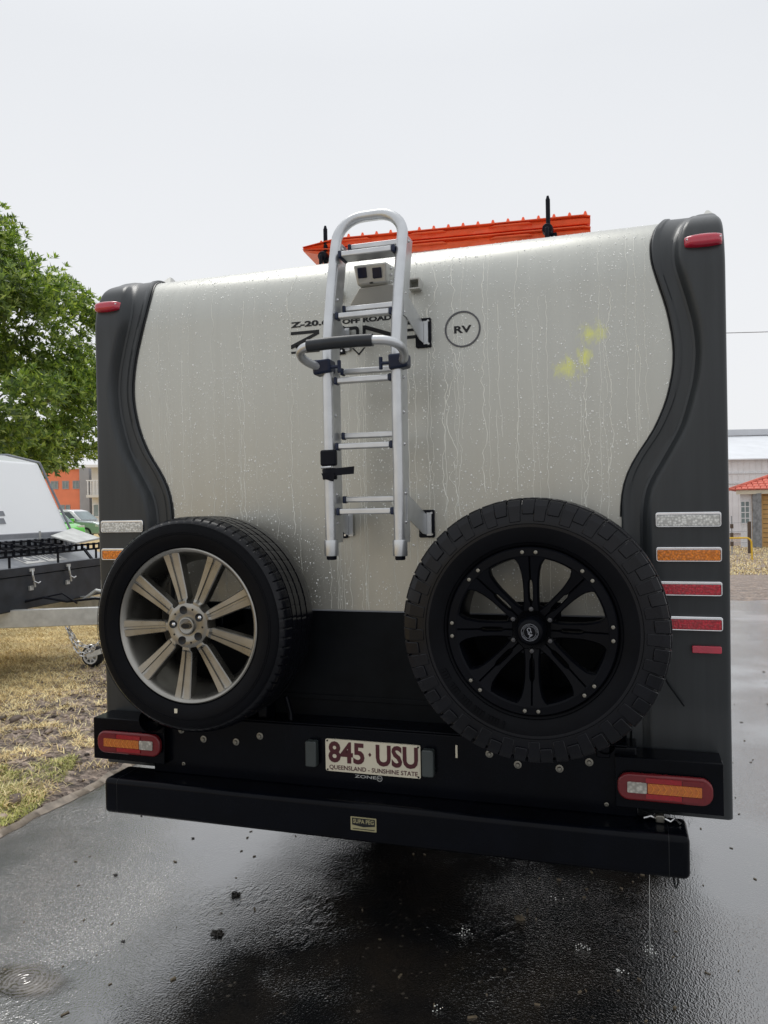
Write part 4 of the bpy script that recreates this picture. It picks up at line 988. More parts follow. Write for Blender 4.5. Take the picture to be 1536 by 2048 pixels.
# ------------------------------------------------------------------ right spare wheel: chunky all terrain tyre on a black bolted rim
wr_ = empty('spare_wheel', parent=van); wr_['label'] = 'spare all terrain tyre on a black eight spoke rim'
C2 = (0.618, -0.245, 1.258)
pf = [(0.258, -0.10), (0.260, -0.125), (0.268, -0.136), (0.290, -0.146), (0.325, -0.152), (0.352, -0.1495), (0.376, -0.1455), (0.396, -0.136), (0.4085, -0.118), (0.4105, -0.08), (0.408, 0.08), (0.4065, 0.118), (0.385, 0.133), (0.352, 0.149), (0.30, 0.148), (0.268, 0.136), (0.258, 0.10)]
mb = MB(); mb.lathe(pf, C2, 128); wall_faces = len(mb.f)
def lug(a0, a1, ya0, ya1, r0, r1, skew=0.0, tp=0.12):
    """block between two angles and two widths, from radius r0 up to r1"""
    da = (a1-a0)*tp; dyy = (ya1-ya0)*tp*0.5
    b_ = [(a0, ya0), (a1, ya0), (a1+skew, ya1), (a0+skew, ya1)]
    t_ = [(a0+da, ya0+dyy), (a1-da, ya0+dyy), (a1+skew-da, ya1-dyy), (a0+skew+da, ya1-dyy)]
    mb.hexa([on_axis(a, r0, y, C2) for a, y in b_]+[on_axis(a, r1, y, C2) for a, y in t_])
NB = 58; da = 2*math.pi/NB
for k in range(NB):
    a = k*da+0.006*math.sin(k*2.1)
    lg = k % 2
    for sg in (-1, 1):
        # shoulder block on the crown
        y0, y1 = sorted((sg*0.072, sg*0.128)); lug(a+0.001, a+da*0.98, y0, y1, 0.394, 0.4165, skew=0.0, tp=0.035)
        # the same block running over the shoulder and down the side wall
        a0, a1 = a+0.001, a+da*(0.985 if lg else 0.965)
        rb = 0.343 if lg else 0.366
        out = [(0.4150, 0.121), (0.4095, 0.136), (0.392, 0.147), (rb, 0.1530)]
        inn = [(0.400, 0.116), (0.394, 0.128), (0.378, 0.140), (rb, 0.146)]
        sk = 0.014
        V = []
        for i, ((r1, y1), (r0, y0)) in enumerate(zip(out, inn)):
            s_ = sk*i/3
            V += [on_axis(a0+0.0025+s_, r1, sg*y1, C2), on_axis(a1-0.0025+s_*0.8, r1, sg*y1, C2), on_axis(a1+s_*0.8, r0, sg*y0, C2), on_axis(a0+s_, r0, sg*y0, C2)]
        fs = []
        for i in range(3):
            b = 4*i; fs += [(b, b+1, b+5, b+4), (b+1, b+2, b+6, b+5), (b+3, b, b+4, b+7)]
        fs += [(12, 13, 14, 15)]
        mb.add(V, fs)
    for yc, ph in ((-0.042, 0.3), (0.0, 0.65), (0.042, 0.1)):
        lug(a+da*ph, a+da*(ph+0.90), yc-0.019, yc+0.019, 0.398, 0.4175, skew=0.015*(1 if yc > 0 else -1), tp=0.06)
mb.m = [0 if (q % 16) < 4 or (q % 16) > 12 else 1 for q in range(wall_faces)]+[1]*(len(mb.f)-wall_faces)
ty = mb.build('tyre', [M['rubber'], M['tread_rubber']], wr_, smooth=25, bevel=0.0018, seg=1, fix=False)
mb = MB()
for rr in (0.335, 0.276): mb.lathe([(rr-0.0015, -0.149 if rr > 0.3 else -0.139), (rr, -0.1555 if rr > 0.3 else -0.143), (rr+0.0015, -0.149 if rr > 0.3 else -0.139)], C2, 96)
for k in range(26):
    a0 = R(205+k*1.9); lo, hi = 0.298, 0.318
    if k % 5 == 4: continue
    a1 = a0+R(1.2); q = [(a0, lo), (a1, lo), (a1, hi), (a0, hi)]
    mb.hexa([on_axis(a, r, -0.146, C2) for a, r in q]+[on_axis(a, r, -0.1535, C2) for a, r in q])
tag(mb.build('sidewall_rib', M['rubber'], ty), kind='stuff')
mb = MB(); mb.lathe([(0.262, -0.128), (0.263, -0.146), (0.259, -0.151), (0.236, -0.151), (0.231, -0.146), (0.228, -0.125), (0.227, -0.09), (0.232, -0.02), (0.232, 0.05), (0.240, 0.11), (0.257, 0.12)], C2, 96); mb.build('rim', M['black_alloy'], wr_, smooth=35)
def spoke8(a):
    mb = MB()
    def P(r, wv, yv): return (C2[0]+r*math.cos(a)-wv*math.sin(a), C2[1]+yv, C2[2]+r*math.sin(a)+wv*math.cos(a))
    for sg in (-1, 1):
        stn = [(0.060, 0.0, 0.027, -0.118), (0.085, 0.0, 0.024, -0.122), (0.095, 0.005, 0.0235, -0.123), (0.12, 0.006, 0.0235, -0.126), (0.15, 0.0055, 0.0245, -0.131), (0.162, 0.0, 0.0255, -0.133), (0.185, 0.0, 0.029, -0.139), (0.205, 0.0, 0.034, -0.144), (0.220, 0.0, 0.043, -0.147), (0.234, 0.0, 0.060, -0.150)]
        V = []
        for r, wi, wo_, yv in stn:
            V += [P(r, sg*wi, yv+0.006), P(r, sg*(wi+0.003), yv), P(r, sg*(wo_-0.004), yv), P(r, sg*wo_, yv+0.006), P(r, sg*wo_, yv+0.04), P(r, sg*wi, yv+0.04)]
        k = 6; fs = [(i*k+j, i*k+(j+1) % k, (i+1)*k+(j+1) % k, (i+1)*k+j) for i in range(len(stn)-1) for j in range(k)]
        fs += [tuple(range(k)), tuple((len(stn)-1)*k+j for j in range(k))]
        mb.add(V, fs)
    return mb.build('spoke', M['black_alloy'], wr_, smooth=35)
for k in range(8): spoke8(R(90+45*k))
mb = MB(); mb.lathe([(0.0001, -0.10), (0.07, -0.108), (0.080, -0.112), (0.083, -0.10), (0.070, -0.06)], C2, 48); mb.build('hub', M['black_alloy'], wr_)
mb = MB(); mb.lathe([(0.0001, -0.168), (0.029, -0.168), (0.034, -0.166), (0.040, -0.160), (0.043, -0.150), (0.046, -0.125), (0.048, -0.10)], C2, 48); cap = mb.build('centre_cap', M['black_alloy'], wr_, smooth=40)
mb = MB(); mb.ring(disc(C2[0], C2[2], 0.0265), disc(C2[0], C2[2], 0.0255), C2[1]-0.1688, C2[1]-0.1678); mb.ring(disc(C2[0], C2[2], 0.0195), disc(C2[0], C2[2], 0.0188), C2[1]-0.1688, C2[1]-0.1678)
tmp = text_mb('CSA', -0.0155, 0.0155, -0.0065, 0.0065, 0, 0.03, 0.0008)
ca, sa = math.cos(R(-75)), math.sin(R(-75))
mb.add([(C2[0]+x*ca-z*sa, C2[1]-0.1680+y, C2[2]+x*sa+z*ca) for x, y, z in tmp.v], tmp.f)
for k in range(40):
    if k % 10 > 7: continue
    a = 2*math.pi*k/40; p = on_axis(a, 0.0228, -0.1684, C2); mb.box(p[0]-0.0009, p[0]+0.0009, p[1]-0.0004, p[1]+0.0006, p[2]-0.0009, p[2]+0.0009)
mb.build('cap_lettering', M['grey_trim'], cap, smooth=0)
mb = MB(); mb.lathe([(0.0001, -0.009), (0.0040, -0.009), (0.0058, -0.0075), (0.0062, 0.0), ], (0, 0, 0), 12); rb = mb.build('rim_bolt', M['bolt_steel'], wr_)
n = 0
for k in range(8):
    for dd in (-4.8, 4.8):
        p = on_axis(R(90+45*k+dd), 0.2475, -0.151, C2)
        if n == 0: rb.location = p
        else: inst(rb, p)
        n += 1
mb = MB()
for k in range(6):
    p = on_axis(R(30+60*k), 0.066, -0.112, C2); mb.lathe([(0.0001, -0.012), (0.007, -0.011), (0.011, -0.004), (0.012, 0.004)], p, 6)
build_each(mb, 'wheel_nut', M['dark_chrome'], wr_)
mb = MB(); mb.box(0.57, 0.665, -0.24, -0.01, 1.21, 1.30); mb.box(0.54, 0.70, -0.236, -0.225, 1.18, 1.33)
mb.box(0.585, 0.65, -0.10, -0.013, 0.84, 1.21)
mb.build('wheel_carrier', M['black_steel'], van, bevel=0.004)
mb = MB(); mb.lathe([(0.03, -0.05), (0.034, -0.03), (0.034, 0.03), (0.0001, 0.03)], (0.83, -0.10, 0.845), 14); mb.box(0.80, 0.845, -0.14, -0.03, 0.80, 0.85); mb.build('carrier_latch', M['black_steel'], van, bevel=0.004)
mb = MB(); mb.box(0.315, 0.322, -0.122, -0.1185, 0.755, 0.80); mb.build('scuff_tab', M['plate_cream'], van)

# ------------------------------------------------------------------ recovery boards on the roof
def boardset(z0, z1, label, lift):
    root = empty('recovery_board', (0.097, 0.87, z0), R(5.0)); tag(root, label, 'recovery board', 'orange recovery boards on the roof')
    x0, x1 = -0.670, 0.672; n = 46
    mb = MB(); V = []; fs = []
    h = z1-z0
    for i in range(n+1):
        f = i/n; x = x0+(x1-x0)*f
        ta = min(1, f/0.13); tb = min(1, (1-f)/0.02)
        e = 0.02+0.98*ta
        wob = 0.0
        lo = 0.0 if lift else h*0.86*(1-ta); hi = h*(0.2+0.8*ta) if lift else h
        if tb < 1: hi -= 0.01
        scal = 0.008 if (i//4) % 2 and 0.15 < f < 0.95 else 0.0
        sec = [(-0.165, lo), (-0.172+scal, lo+(hi-lo)*0.30), (-0.176+scal, lo+(hi-lo)*0.42), (-0.166, lo+(hi-lo)*0.60), (-0.160, lo+(hi-lo)*0.64), (-0.185, lo+(hi-lo)*0.68), (-0.185, lo+(hi-lo)*0.76), (-0.160, lo+(hi-lo)*0.80), (-0.150, hi), (0.150, hi), (0.165, lo)]
        for (yv, zv) in sec: V.append((x, yv, zv))
    k = 11
    for i in range(n):
        for j in range(k): fs.append((i*k+j, i*k+(j+1) % k, (i+1)*k+(j+1) % k, (i+1)*k+j))
    fs += [tuple(range(k)), tuple(n*k+j for j in range(k))]
    mb.add(V, fs); mb.build('board', M['orange_plastic'], root, smooth=25)
    mb = MB()
    if lift:
        for i in range(19):
            x = x0+0.08+(x1-x0-0.1)*i/18
            for yv in (-0.135, -0.05, 0.05, 0.135): mb.lathe([(0.0001, 0.022), (0.0045, 0.019), (0.009, 0.006), (0.011, -0.002)], (x, yv, h*(0.2+0.8*min(1, (x-x0)/(x1-x0)/0.13))), 6, axis='z')
        build_each(mb, 'traction_cleat', M['orange_plastic'], root)
    mb = MB()
    for xa, xb in ((-0.50, -0.33), (-0.16, 0.03), (0.22, 0.42)):
        za = h*0.36; mb.hexa([(xa, -0.182, za), (xb, -0.182, za), (xb, -0.16, za), (xa, -0.16, za), (xa+0.03, -0.188, za+h*0.16), (xb-0.02, -0.188, za+h*0.16), (xb-0.02, -0.16, za+h*0.16), (xa+0.03, -0.16, za+h*0.16)])
    build_each(mb, 'rib', M['orange_plastic'], root, bevel=0.004)
boardset(2.850, 2.905, 'lower orange recovery board strapped flat on the caravan roof', False)
boardset(2.9065, 2.953, 'upper orange recovery board with pointed cleats along its top, on the caravan roof', True)
# mounting pins and roof bars
for x in (-0.445, 0.605):
    mb = MB(); mb.cyl((x, 0.655, 2.66), (x, 0.655, 2.995), 0.010, 10); mb.tube([(x, 0.655, 2.99), (x, 0.655, 3.01)], [0.010, 0.005], 10); mb.build('board_pin', M['black_plastic'], van)
    mb = MB(); mb.lathe([(0.0001, -0.03), (0.022, -0.027), (0.025, 0.0), (0.022, 0.027), (0.0001, 0.03)], (x, 0.63, 2.852), 12); mb.cyl((x, 0.59, 2.85), (x, 0.59, 2.80), 0.01, 8); mb.build('board_clamp', M['black_plastic'], van, bevel=0.003)
mb = MB()
for x in (-0.35, 0.62): mb.box(x-0.02, x+0.02, 0.66, 1.1, 2.66, 2.849)
build_each(mb, 'roof_bar', M['black_plastic'], van)

# ------------------------------------------------------------------ the white camper next door
h_ = (rt0*0.98+Vector((FX, FY, 0))*-0.2).normalized()
o_ = flat(-3.6, 7.2); rz = math.atan2(h_.y, h_.x)
ct = empty('camper_trailer', (o_.x, o_.y, 0.0), rz)
tag(ct, 'white wedge fronted camper trailer with black toolbox on its drawbar, on dead grass at left', 'camper trailer')
# axes: x towards its drawbar, y away from the photographer, z up
mb = MB()
pr = [(-0.345, 1.42), (-0.74, 2.24), (-1.15, 2.34), (-5.0, 2.36), (-5.2, 2.2), (-5.2, 0.75), (-0.50, 0.75), (-0.42, 1.2)]
k = len(pr)
mb.add([(x, -0.55, z) for x, z in pr]+[(x, 1.62, z) for x, z in pr], [tuple(range(k)), tuple(range(2*k-1, k-1, -1))]+[(i, (i+1) % k, k+(i+1) % k, k+i) for i in range(k)])
mb.build('body', M['white_gelcoat'], ct, bevel=0.025, seg=3)
mb = MB(); mb.tube([(-0.325, 1.632, 1.42), (-0.735, 1.632, 2.25), (-1.15, 1.632, 2.352), (-4.9, 1.632, 2.37)], 0.014, 8); mb.build('edge_trim', M['grey_trim'], ct)
mb = MB(); mb.hexa([(-0.43, -0.57, 1.27), (-0.30, -0.57, 1.27), (-0.30, 1.68, 1.27), (-0.43, 1.68, 1.27), (-0.43, -0.57, 1.455), (-0.335, -0.57, 1.455), (-0.335, 1.68, 1.455), (-0.43, 1.68, 1.455)]); mb.build('front_band', M['grey_trim'], ct, bevel=0.01)
mb = MB(); mb.hexa([(-0.298, -0.5, 1.29), (-0.285, -0.5, 1.29), (-0.285, 1.62, 1.29), (-0.298, 1.62, 1.29), (-0.318, -0.5, 1.40), (-0.308, -0.5, 1.40), (-0.308, 1.62, 1.40), (-0.318, 1.62, 1.40)])
mb.build('band_recess', M['lid_grey'], ct)
mb = MB()
for i in range(22): y = -0.45+i*0.095; mb.box(-0.29, -0.276, y, y+0.05, 1.30, 1.385)
build_each(mb, 'band_rib', M['grey_trim'], ct, bevel=0.004)
mb = MB(); mb.box(-1.25, -0.98, 0.35, 1.02, 2.355, 2.44); mb.box(-1.2, -1.02, 1.04, 1.14, 2.37, 2.43); mb.build('roof_vent', M['grey_trim'], ct, bevel=0.015)
mb = MB(); mb.tube([(-1.0, 0.95, 2.30), (-0.97, 0.98, 2.35), (-0.98, 0.95, 2.42)], 0.012, 6); mb.build('roof_latch', M['galvanised'], ct)
# decal letters half out of frame at the left edge
mb = MB()
def facept(y, f): return (-0.345-(0.395)*f+0.006, y, 1.42+0.82*f)
for (ya, yb, fa, fb) in ((0.50, 0.62, 0.17, 0.24), (0.56, 0.66, 0.27, 0.33), (0.50, 0.60, 0.36, 0.42)):
    mb.add([facept(ya, fa), facept(yb, fa), facept(yb, fb), facept(ya, fb)], [(0, 1, 2, 3)])
build_each(mb, 'side_decal', M['grey_trim'], ct)
# toolbox
mb = MB(); mb.box(-0.44, 0.0, -0.45, 1.88, 0.72, 1.05); mb.build('toolbox', M['box_black'], ct, bevel=0.01)
mb = MB(); mb.hexa([(-0.46, -0.47, 1.056), (0.012, -0.47, 1.056), (0.012, 1.90, 1.056), (-0.46, 1.90, 1.056), (-0.46, -0.47, 1.31), (-0.03, -0.47, 1.145), (-0.03, 1.90, 1.145), (-0.46, 1.90, 1.31)])
lid = mb.build('toolbox_lid', M['lid_grey'], ct, bevel=0.008)
mb = MB(); mb.box(0.004, 0.016, -0.47, 1.90, 1.058, 1.135); mb.build('lid_lip', M['box_black'], lid)
for yc in (0.42, 1.02, 1.78):
    h2 = empty('latch', parent=ct)
    mb = MB(); mb.box(0.018, 0.03, yc-0.035, yc+0.035, 1.085, 1.115); mb.box(0.002, 0.02, yc-0.03, yc+0.03, 0.90, 0.945)
    mb.tube([(0.03, yc, 1.10), (0.045, yc-0.015, 1.05), (0.04, yc+0.01, 0.99), (0.035, yc+0.03, 0.93)], 0.010, 6)
    mb.build('latch_body', M['galvanised'], h2)
    mb = MB(); mb.tube([(0.04, yc, 0.99), (0.055, yc+0.045, 0.965), (0.05, yc+0.09, 0.975)], 0.009, 6); mb.build('latch_lever', M['bright_steel'], h2)
# pale lettered panels on the lid
for yc, tx in ((0.60, 'KS'), (0.96, 'VANS')):
    mb = MB()
    def lidp(y, f, up_=0.004): return (-0.055-0.33*f, y, 1.1555+0.1266*f+up_)
    q = [lidp(yc-0.15, 0.0), lidp(yc+0.17, 0.0), lidp(yc+0.17, 0.62), lidp(yc-0.15, 0.62)]
    mb.hexa([(a, b, c-0.003) for a, b, c in q]+q); mb.build('lid_panel', M['white_plastic'], ct, smooth=0)
    tmp = text_mb(tx, 0.0, 1.0, 0.0, 1.0, 0, 0.03, 0.002); mb = MB()
    mb.add([lidp(yc-0.13+0.26*x, 0.12+0.38*z, 0.0045-y) for x, y, z in tmp.v], tmp.f); mb.build('lid_lettering', M['grey_trim'], ct, smooth=0)
# black slotted rack above the lid
mb = MB(); mbw = MB()
def rail(p, q, hgt=0.07):
    p, q = Vector(p), Vector(q); d = q-p; n_ = int(d.length/0.11)
    for zo in (0.0, hgt-0.014):
        mb.tube([p+Vector((0, 0, zo)), q+Vector((0, 0, zo))], 0.011, 4)
    for i in range(n_+1):
        a = p+d*(i/n_); mb.tube([a, a+Vector((0, 0, hgt))], 0.018, 4)
rail((0.02, -0.4, 1.25), (0.02, 1.62, 1.25)); rail((-0.24, -0.4, 1.32), (-0.24, 1.3, 1.32)); rail((-0.24, 0.30, 1.32), (0.02, 0.50, 1.25)); rail((-0.24, 0.75, 1.32), (0.02, 0.95, 1.25))
for y in (0.1, 0.85, 1.55): mb.tube([(0.02, y, 1.14), (0.02, y, 1.25)], 0.012, 6)
mb.build('slotted_rack', M['black_plastic'], ct, smooth=30)
mb = MB(); mb.hexa([(-0.20, 1.05, 1.40), (0.06, 1.12, 1.32), (0.03, 1.62, 1.35), (-0.25, 1.52, 1.47), (-0.20, 1.05, 1.42), (0.06, 1.12, 1.34), (0.03, 1.62, 1.37), (-0.25, 1.52, 1.49)]); mb.build('folding_step', M['galvanised'], ct, bevel=0.004)
mb = MB(); mb.tube([(0.05, 1.60, 1.28), (0.16, 1.78, 1.37), (0.20, 1.80, 1.36)], 0.016, 8); mb.tube([(-0.28, 0.98, 1.30), (-0.28, 0.98, 1.47)], 0.012, 8); mb.build('step_handle', M['galvanised'], ct)
mb = MB(); mb.hexa([(0.10, 1.30, 1.0+0.15), (0.12, 1.30, 1.15), (0.12, 1.34, 1.15), (0.10, 1.34, 1.15), (0.0, 1.30, 1.27), (0.02, 1.30, 1.27), (0.02, 1.34, 1.27), (0.0, 1.34, 1.27)]); mb.build('rack_strut', M['black_plastic'], ct)
# drawbar
mb = MB(); mb.hexa([(-1.2, -0.35, 0.575), (1.35, 0.66, 0.565), (1.35, 0.74, 0.565), (-1.2, -0.27, 0.575), (-1.2, -0.35, 0.745), (1.35, 0.66, 0.735), (1.35, 0.74, 0.735), (-1.2, -0.27, 0.745)])
mb.build('drawbar', M['galvanised'], ct, bevel=0.006)
mb = MB(); mb.hexa([(-1.2, 1.70, 0.575), (1.35, 0.76, 0.565), (1.35, 0.84, 0.565), (-1.2, 1.78, 0.575), (-1.2, 1.70, 0.745), (1.35, 0.76, 0.735), (1.35, 0.84, 0.735), (-1.2, 1.78, 0.745)])
mb.build('drawbar', M['galvanised'], ct, bevel=0.006)
mb = MB(); mb.box(0.66, 0.76, 0.60, 0.66, 0.74, 0.99); mb.tube([(0.42, 0.62, 0.76), (0.60, 0.62, 0.88), (0.67, 0.64, 0.86)], 0.02, 6); mb.build('jockey_bracket', M['galvanised'], ct, bevel=0.004)
mb = MB(); mb.tube([(-0.1, 0.3, 0.775), (0.15, 0.42, 0.83), (0.35, 0.5, 0.78), (0.6, 0.6, 0.80), (0.9, 0.7, 0.76)], 0.013, 6); mb.tube([(0.0, 0.4, 0.80), (0.3, 0.5, 0.86), (0.45, 0.52, 0.76)], 0.009, 6); mb.build('brake_cable', M['black_plastic'], ct)
# safety chain
def chain(pts, L_=0.052):
    pts = smooth_path(pts, 2); acc = 0; out = []; last = pts[0]
    mb = MB(); d = 0; i = 0; pos = pts[0]; seg = 0; nn = 0
    lens_ = [0]
    for a, b in zip(pts, pts[1:]): lens_.append(lens_[-1]+(b-a).length)
    s = 0
    while s < lens_[-1]:
        j = max(q for q in range(len(lens_)) if lens_[q] <= s); j = min(j, len(pts)-2)
        f = (s-lens_[j])/max(1e-6, lens_[j+1]-lens_[j]); p = pts[j].lerp(pts[j+1], f); tdir = (pts[j+1]-pts[j]).normalized()
        side = tdir.cross(Vector((0, 1, 0.2))).normalized(); oth = tdir.cross(side)
        sv = side if nn % 2 else oth
        ring = [p+tdir*(0.036*math.cos(a))+sv*(0.020*math.sin(a)) for a in np.linspace(0, 2*math.pi, 12, endpoint=False)]
        mb.tube(ring, 0.0062, 6, closed=True); s += L_; nn += 1
    return mb
cm_ = chain([(0.42, 0.36, 0.60), (0.46, 0.38, 0.50), (0.52, 0.40, 0.39), (0.62, 0.42, 0.34), (0.72, 0.45, 0.37), (0.86, 0.5, 0.47)]); cm_.build('safety_chain', M['bright_steel'], ct)
cm_ = chain([(0.43, 0.35, 0.60), (0.48, 0.36, 0.46), (0.55, 0.37, 0.29), (0.64, 0.38, 0.28), (0.74, 0.42, 0.40)]); cm_.build('safety_chain', M['bright_steel'], ct)
# jockey wheel
jp = Vector((0.32, 0.98, 0.0)); jw = empty('jockey_wheel', parent=ct); jc = (jp.x, jp.y, 0.155)
mb = MB(); mb.lathe([(0.070, -0.05), (0.10, -0.052), (0.112, -0.035), (0.115, 0.0), (0.112, 0.035), (0.10, 0.052), (0.070, 0.05)], jc, 36); mb.build('tyre', M['wheel_rubber'], jw)
mb = MB(); mb.lathe([(0.084, -0.053), (0.082, -0.058), (0.070, -0.056), (0.068, -0.04)], jc, 36); mb.lathe([(0.0001, -0.06), (0.034, -0.058), (0.036, -0.03)], jc, 24)
for k in range(8):
    a = 2*math.pi*k/8; mb.tube([on_axis(a, 0.03, -0.05, jc), on_axis(a, 0.072, -0.05, jc)], 0.008, 4)
mb.lathe([(0.03, 0.0), (0.07, 0.0)], jc, 24)
mb.build('rim', M['white_plastic'], jw)
mb = MB(); mb.hexa([(jc[0]-0.025, jc[1]-0.078, jc[2]-0.02), (jc[0]+0.2, jc[1]-0.078, jc[2]+0.05), (jc[0]+0.2, jc[1]-0.066, jc[2]+0.05), (jc[0]-0.025, jc[1]-0.066, jc[2]-0.02), (jc[0]-0.025, jc[1]-0.078, jc[2]+0.03), (jc[0]+0.2, jc[1]-0.078, jc[2]+0.11), (jc[0]+0.2, jc[1]-0.066, jc[2]+0.11), (jc[0]-0.025, jc[1]-0.066, jc[2]+0.03)])
mb.cyl((jc[0], jc[1]-0.08, jc[2]), (jc[0], jc[1]+0.06, jc[2]), 0.01, 10); mb.cyl((jc[0]+0.22, jc[1], 0.2), (jc[0]+0.22, jc[1], 0.95), 0.03, 12)
mb.build('fork', M['white_plastic'], jw)
for yy_ in (0.0, 1.6):
    cw = (-3.0, yy_, 0.36); wh = empty('wheel', parent=ct); mb = MB(); mb.lathe([(0.2, -0.1), (0.33, -0.11), (0.36, -0.08), (0.36, 0.08), (0.33, 0.11), (0.2, 0.1)], cw, 32); mb.build('tyre', M['wheel_rubber'], wh)
    mb = MB(); mb.lathe([(0.01, -0.09), (0.18, -0.06), (0.21, -0.1)], cw, 28); mb.build('rim', M['galvanised'], wh)
# axle stand foot seen under the drawbar
mb = MB(); mb.hexa([(-0.62, 0.50, 0.40), (-0.46, 0.50, 0.40), (-0.46, 0.56, 0.40), (-0.62, 0.56, 0.40), (-0.57, 0.50, 0.56), (-0.51, 0.50, 0.56), (-0.51, 0.56, 0.56), (-0.57, 0.56, 0.56)]); mb.build('stand_foot', M['black_plastic'], ct, bevel=0.01)

# ------------------------------------------------------------------ tree
def tree(base, rx, rz_, cz, label, n_wh):
    root = empty('tree', (base.x, base.y, 0)); tag(root, label, 'tree')
    mb = MB(); tips = []
    trunk = [Vector((0, 0, -0.1)), Vector((0.05, 0.03, 0.9)), Vector((-0.04, 0.08, 1.9)), Vector((0.1, 0.05, 2.8))]
    mb.tube(smooth_path(trunk, 1), [0.27, 0.25, 0.23, 0.22, 0.20, 0.19, 0.17, 0.16][:len(smooth_path(trunk, 1))], 10)
    for k in range(16):
        a = k*2.4; e = random.uniform(0.15, 1.2); L_ = random.uniform(0.6, 0.95)
        st_ = Vector((0, 0, random.uniform(1.6, 3.0))); end = Vector((math.cos(a)*math.cos(e)*rx*L_, math.sin(a)*math.cos(e)*rx*L_, cz-0.6+math.sin(e)*rz_*L_))
        mid_ = st_.lerp(end, 0.5)+Vector((random.uniform(-.3, .3), random.uniform(-.3, .3), 0.35))
        mb.tube(smooth_path([st_, mid_, end], 2), [0.10-0.085*i/13 for i in range(14)][:len(smooth_path([st_, mid_, end], 2))], 6); tips.append(end)
        for q in range(3):
            e2 = mid_.lerp(end, 0.5)+Vector((random.uniform(-1, 1), random.uniform(-1, 1), random.uniform(-.5, .9))); mb.tube([mid_.lerp(end, 0.2), e2], [0.035, 0.01], 5)
    mb.build('trunk', M['bark'], root)
    # clumps spread through the crown, each carrying whorls of leaves
    cl = []
    while len(cl) < 230:
        u = np.array([random.gauss(0, 1) for _ in range(3)]); u /= np.linalg.norm(u); r = random.uniform(0.45, 1.0)**0.6
        p = np.array([u[0]*rx*r, u[1]*rx*r, cz+u[2]*rz_*r]); 
        if p[2] < 2.75: continue
        cl.append((p, random.uniform(0.45, 0.9)))
    V = []; T = []
    per = n_wh//len(cl)
    P = []; D = []
    for (c, r) in cl:
        for _ in range(per):
            u = rng.normal(size=3); u /= np.linalg.norm(u); q = r*rng.uniform(0.5, 1.0)
            P.append(c+u*q*np.array([1, 1, 0.75])); dd = u*0.7+np.array([0, 0, 0.55])+0.35*(c-np.array([0, 0, cz]))/rx; D.append(dd/np.linalg.norm(dd))
    P = np.array(P); D = np.array(D); n = len(P)
    ref = rng.normal(size=(n, 3)); A = np.cross(D, ref); A /= np.linalg.norm(A, axis=1)[:, None]; B = np.cross(D, A)
    Vs = []; 
    NL = 7
    for j in range(NL):
        an = 2*np.pi*j/NL+rng.uniform(0, 0.6, n); op = rng.uniform(0.5, 1.25, n); Ls = rng.uniform(0.10, 0.17, n); wd = Ls*rng.uniform(0.13, 0.19, n)
        out = A*np.cos(an)[:, None]+B*np.sin(an)[:, None]; dr_ = out*np.sin(op)[:, None]+D*np.cos(op)[:, None]; sd_ = np.cross(dr_, D); sd_ /= np.linalg.norm(sd_, axis=1)[:, None]+1e-9
        nn = np.cross(sd_, dr_)
        b0 = P; m1 = P+dr_*(Ls*0.5)[:, None]+nn*(Ls*0.04)[:, None]; e1 = P+dr_*Ls[:, None]-nn*(Ls*0.06)[:, None]
        Vs.append(np.stack([b0, m1+sd_*wd[:, None], e1, m1-sd_*wd[:, None]], 1))
    Vv = np.concatenate(Vs, 0).reshape(-1, 3); q = np.arange(len(Vv)//4)*4
    Fq = np.stack([q, q+1, q+2, q+3], 1)
    arrmesh('crown', Vv, Fq, M['leaf'], root)
tb = flat(-10.35, 15.5)
tree(tb, 4.75, 4.25, 4.05, 'leafy broad green tree standing behind the white camper trailer', 27000)

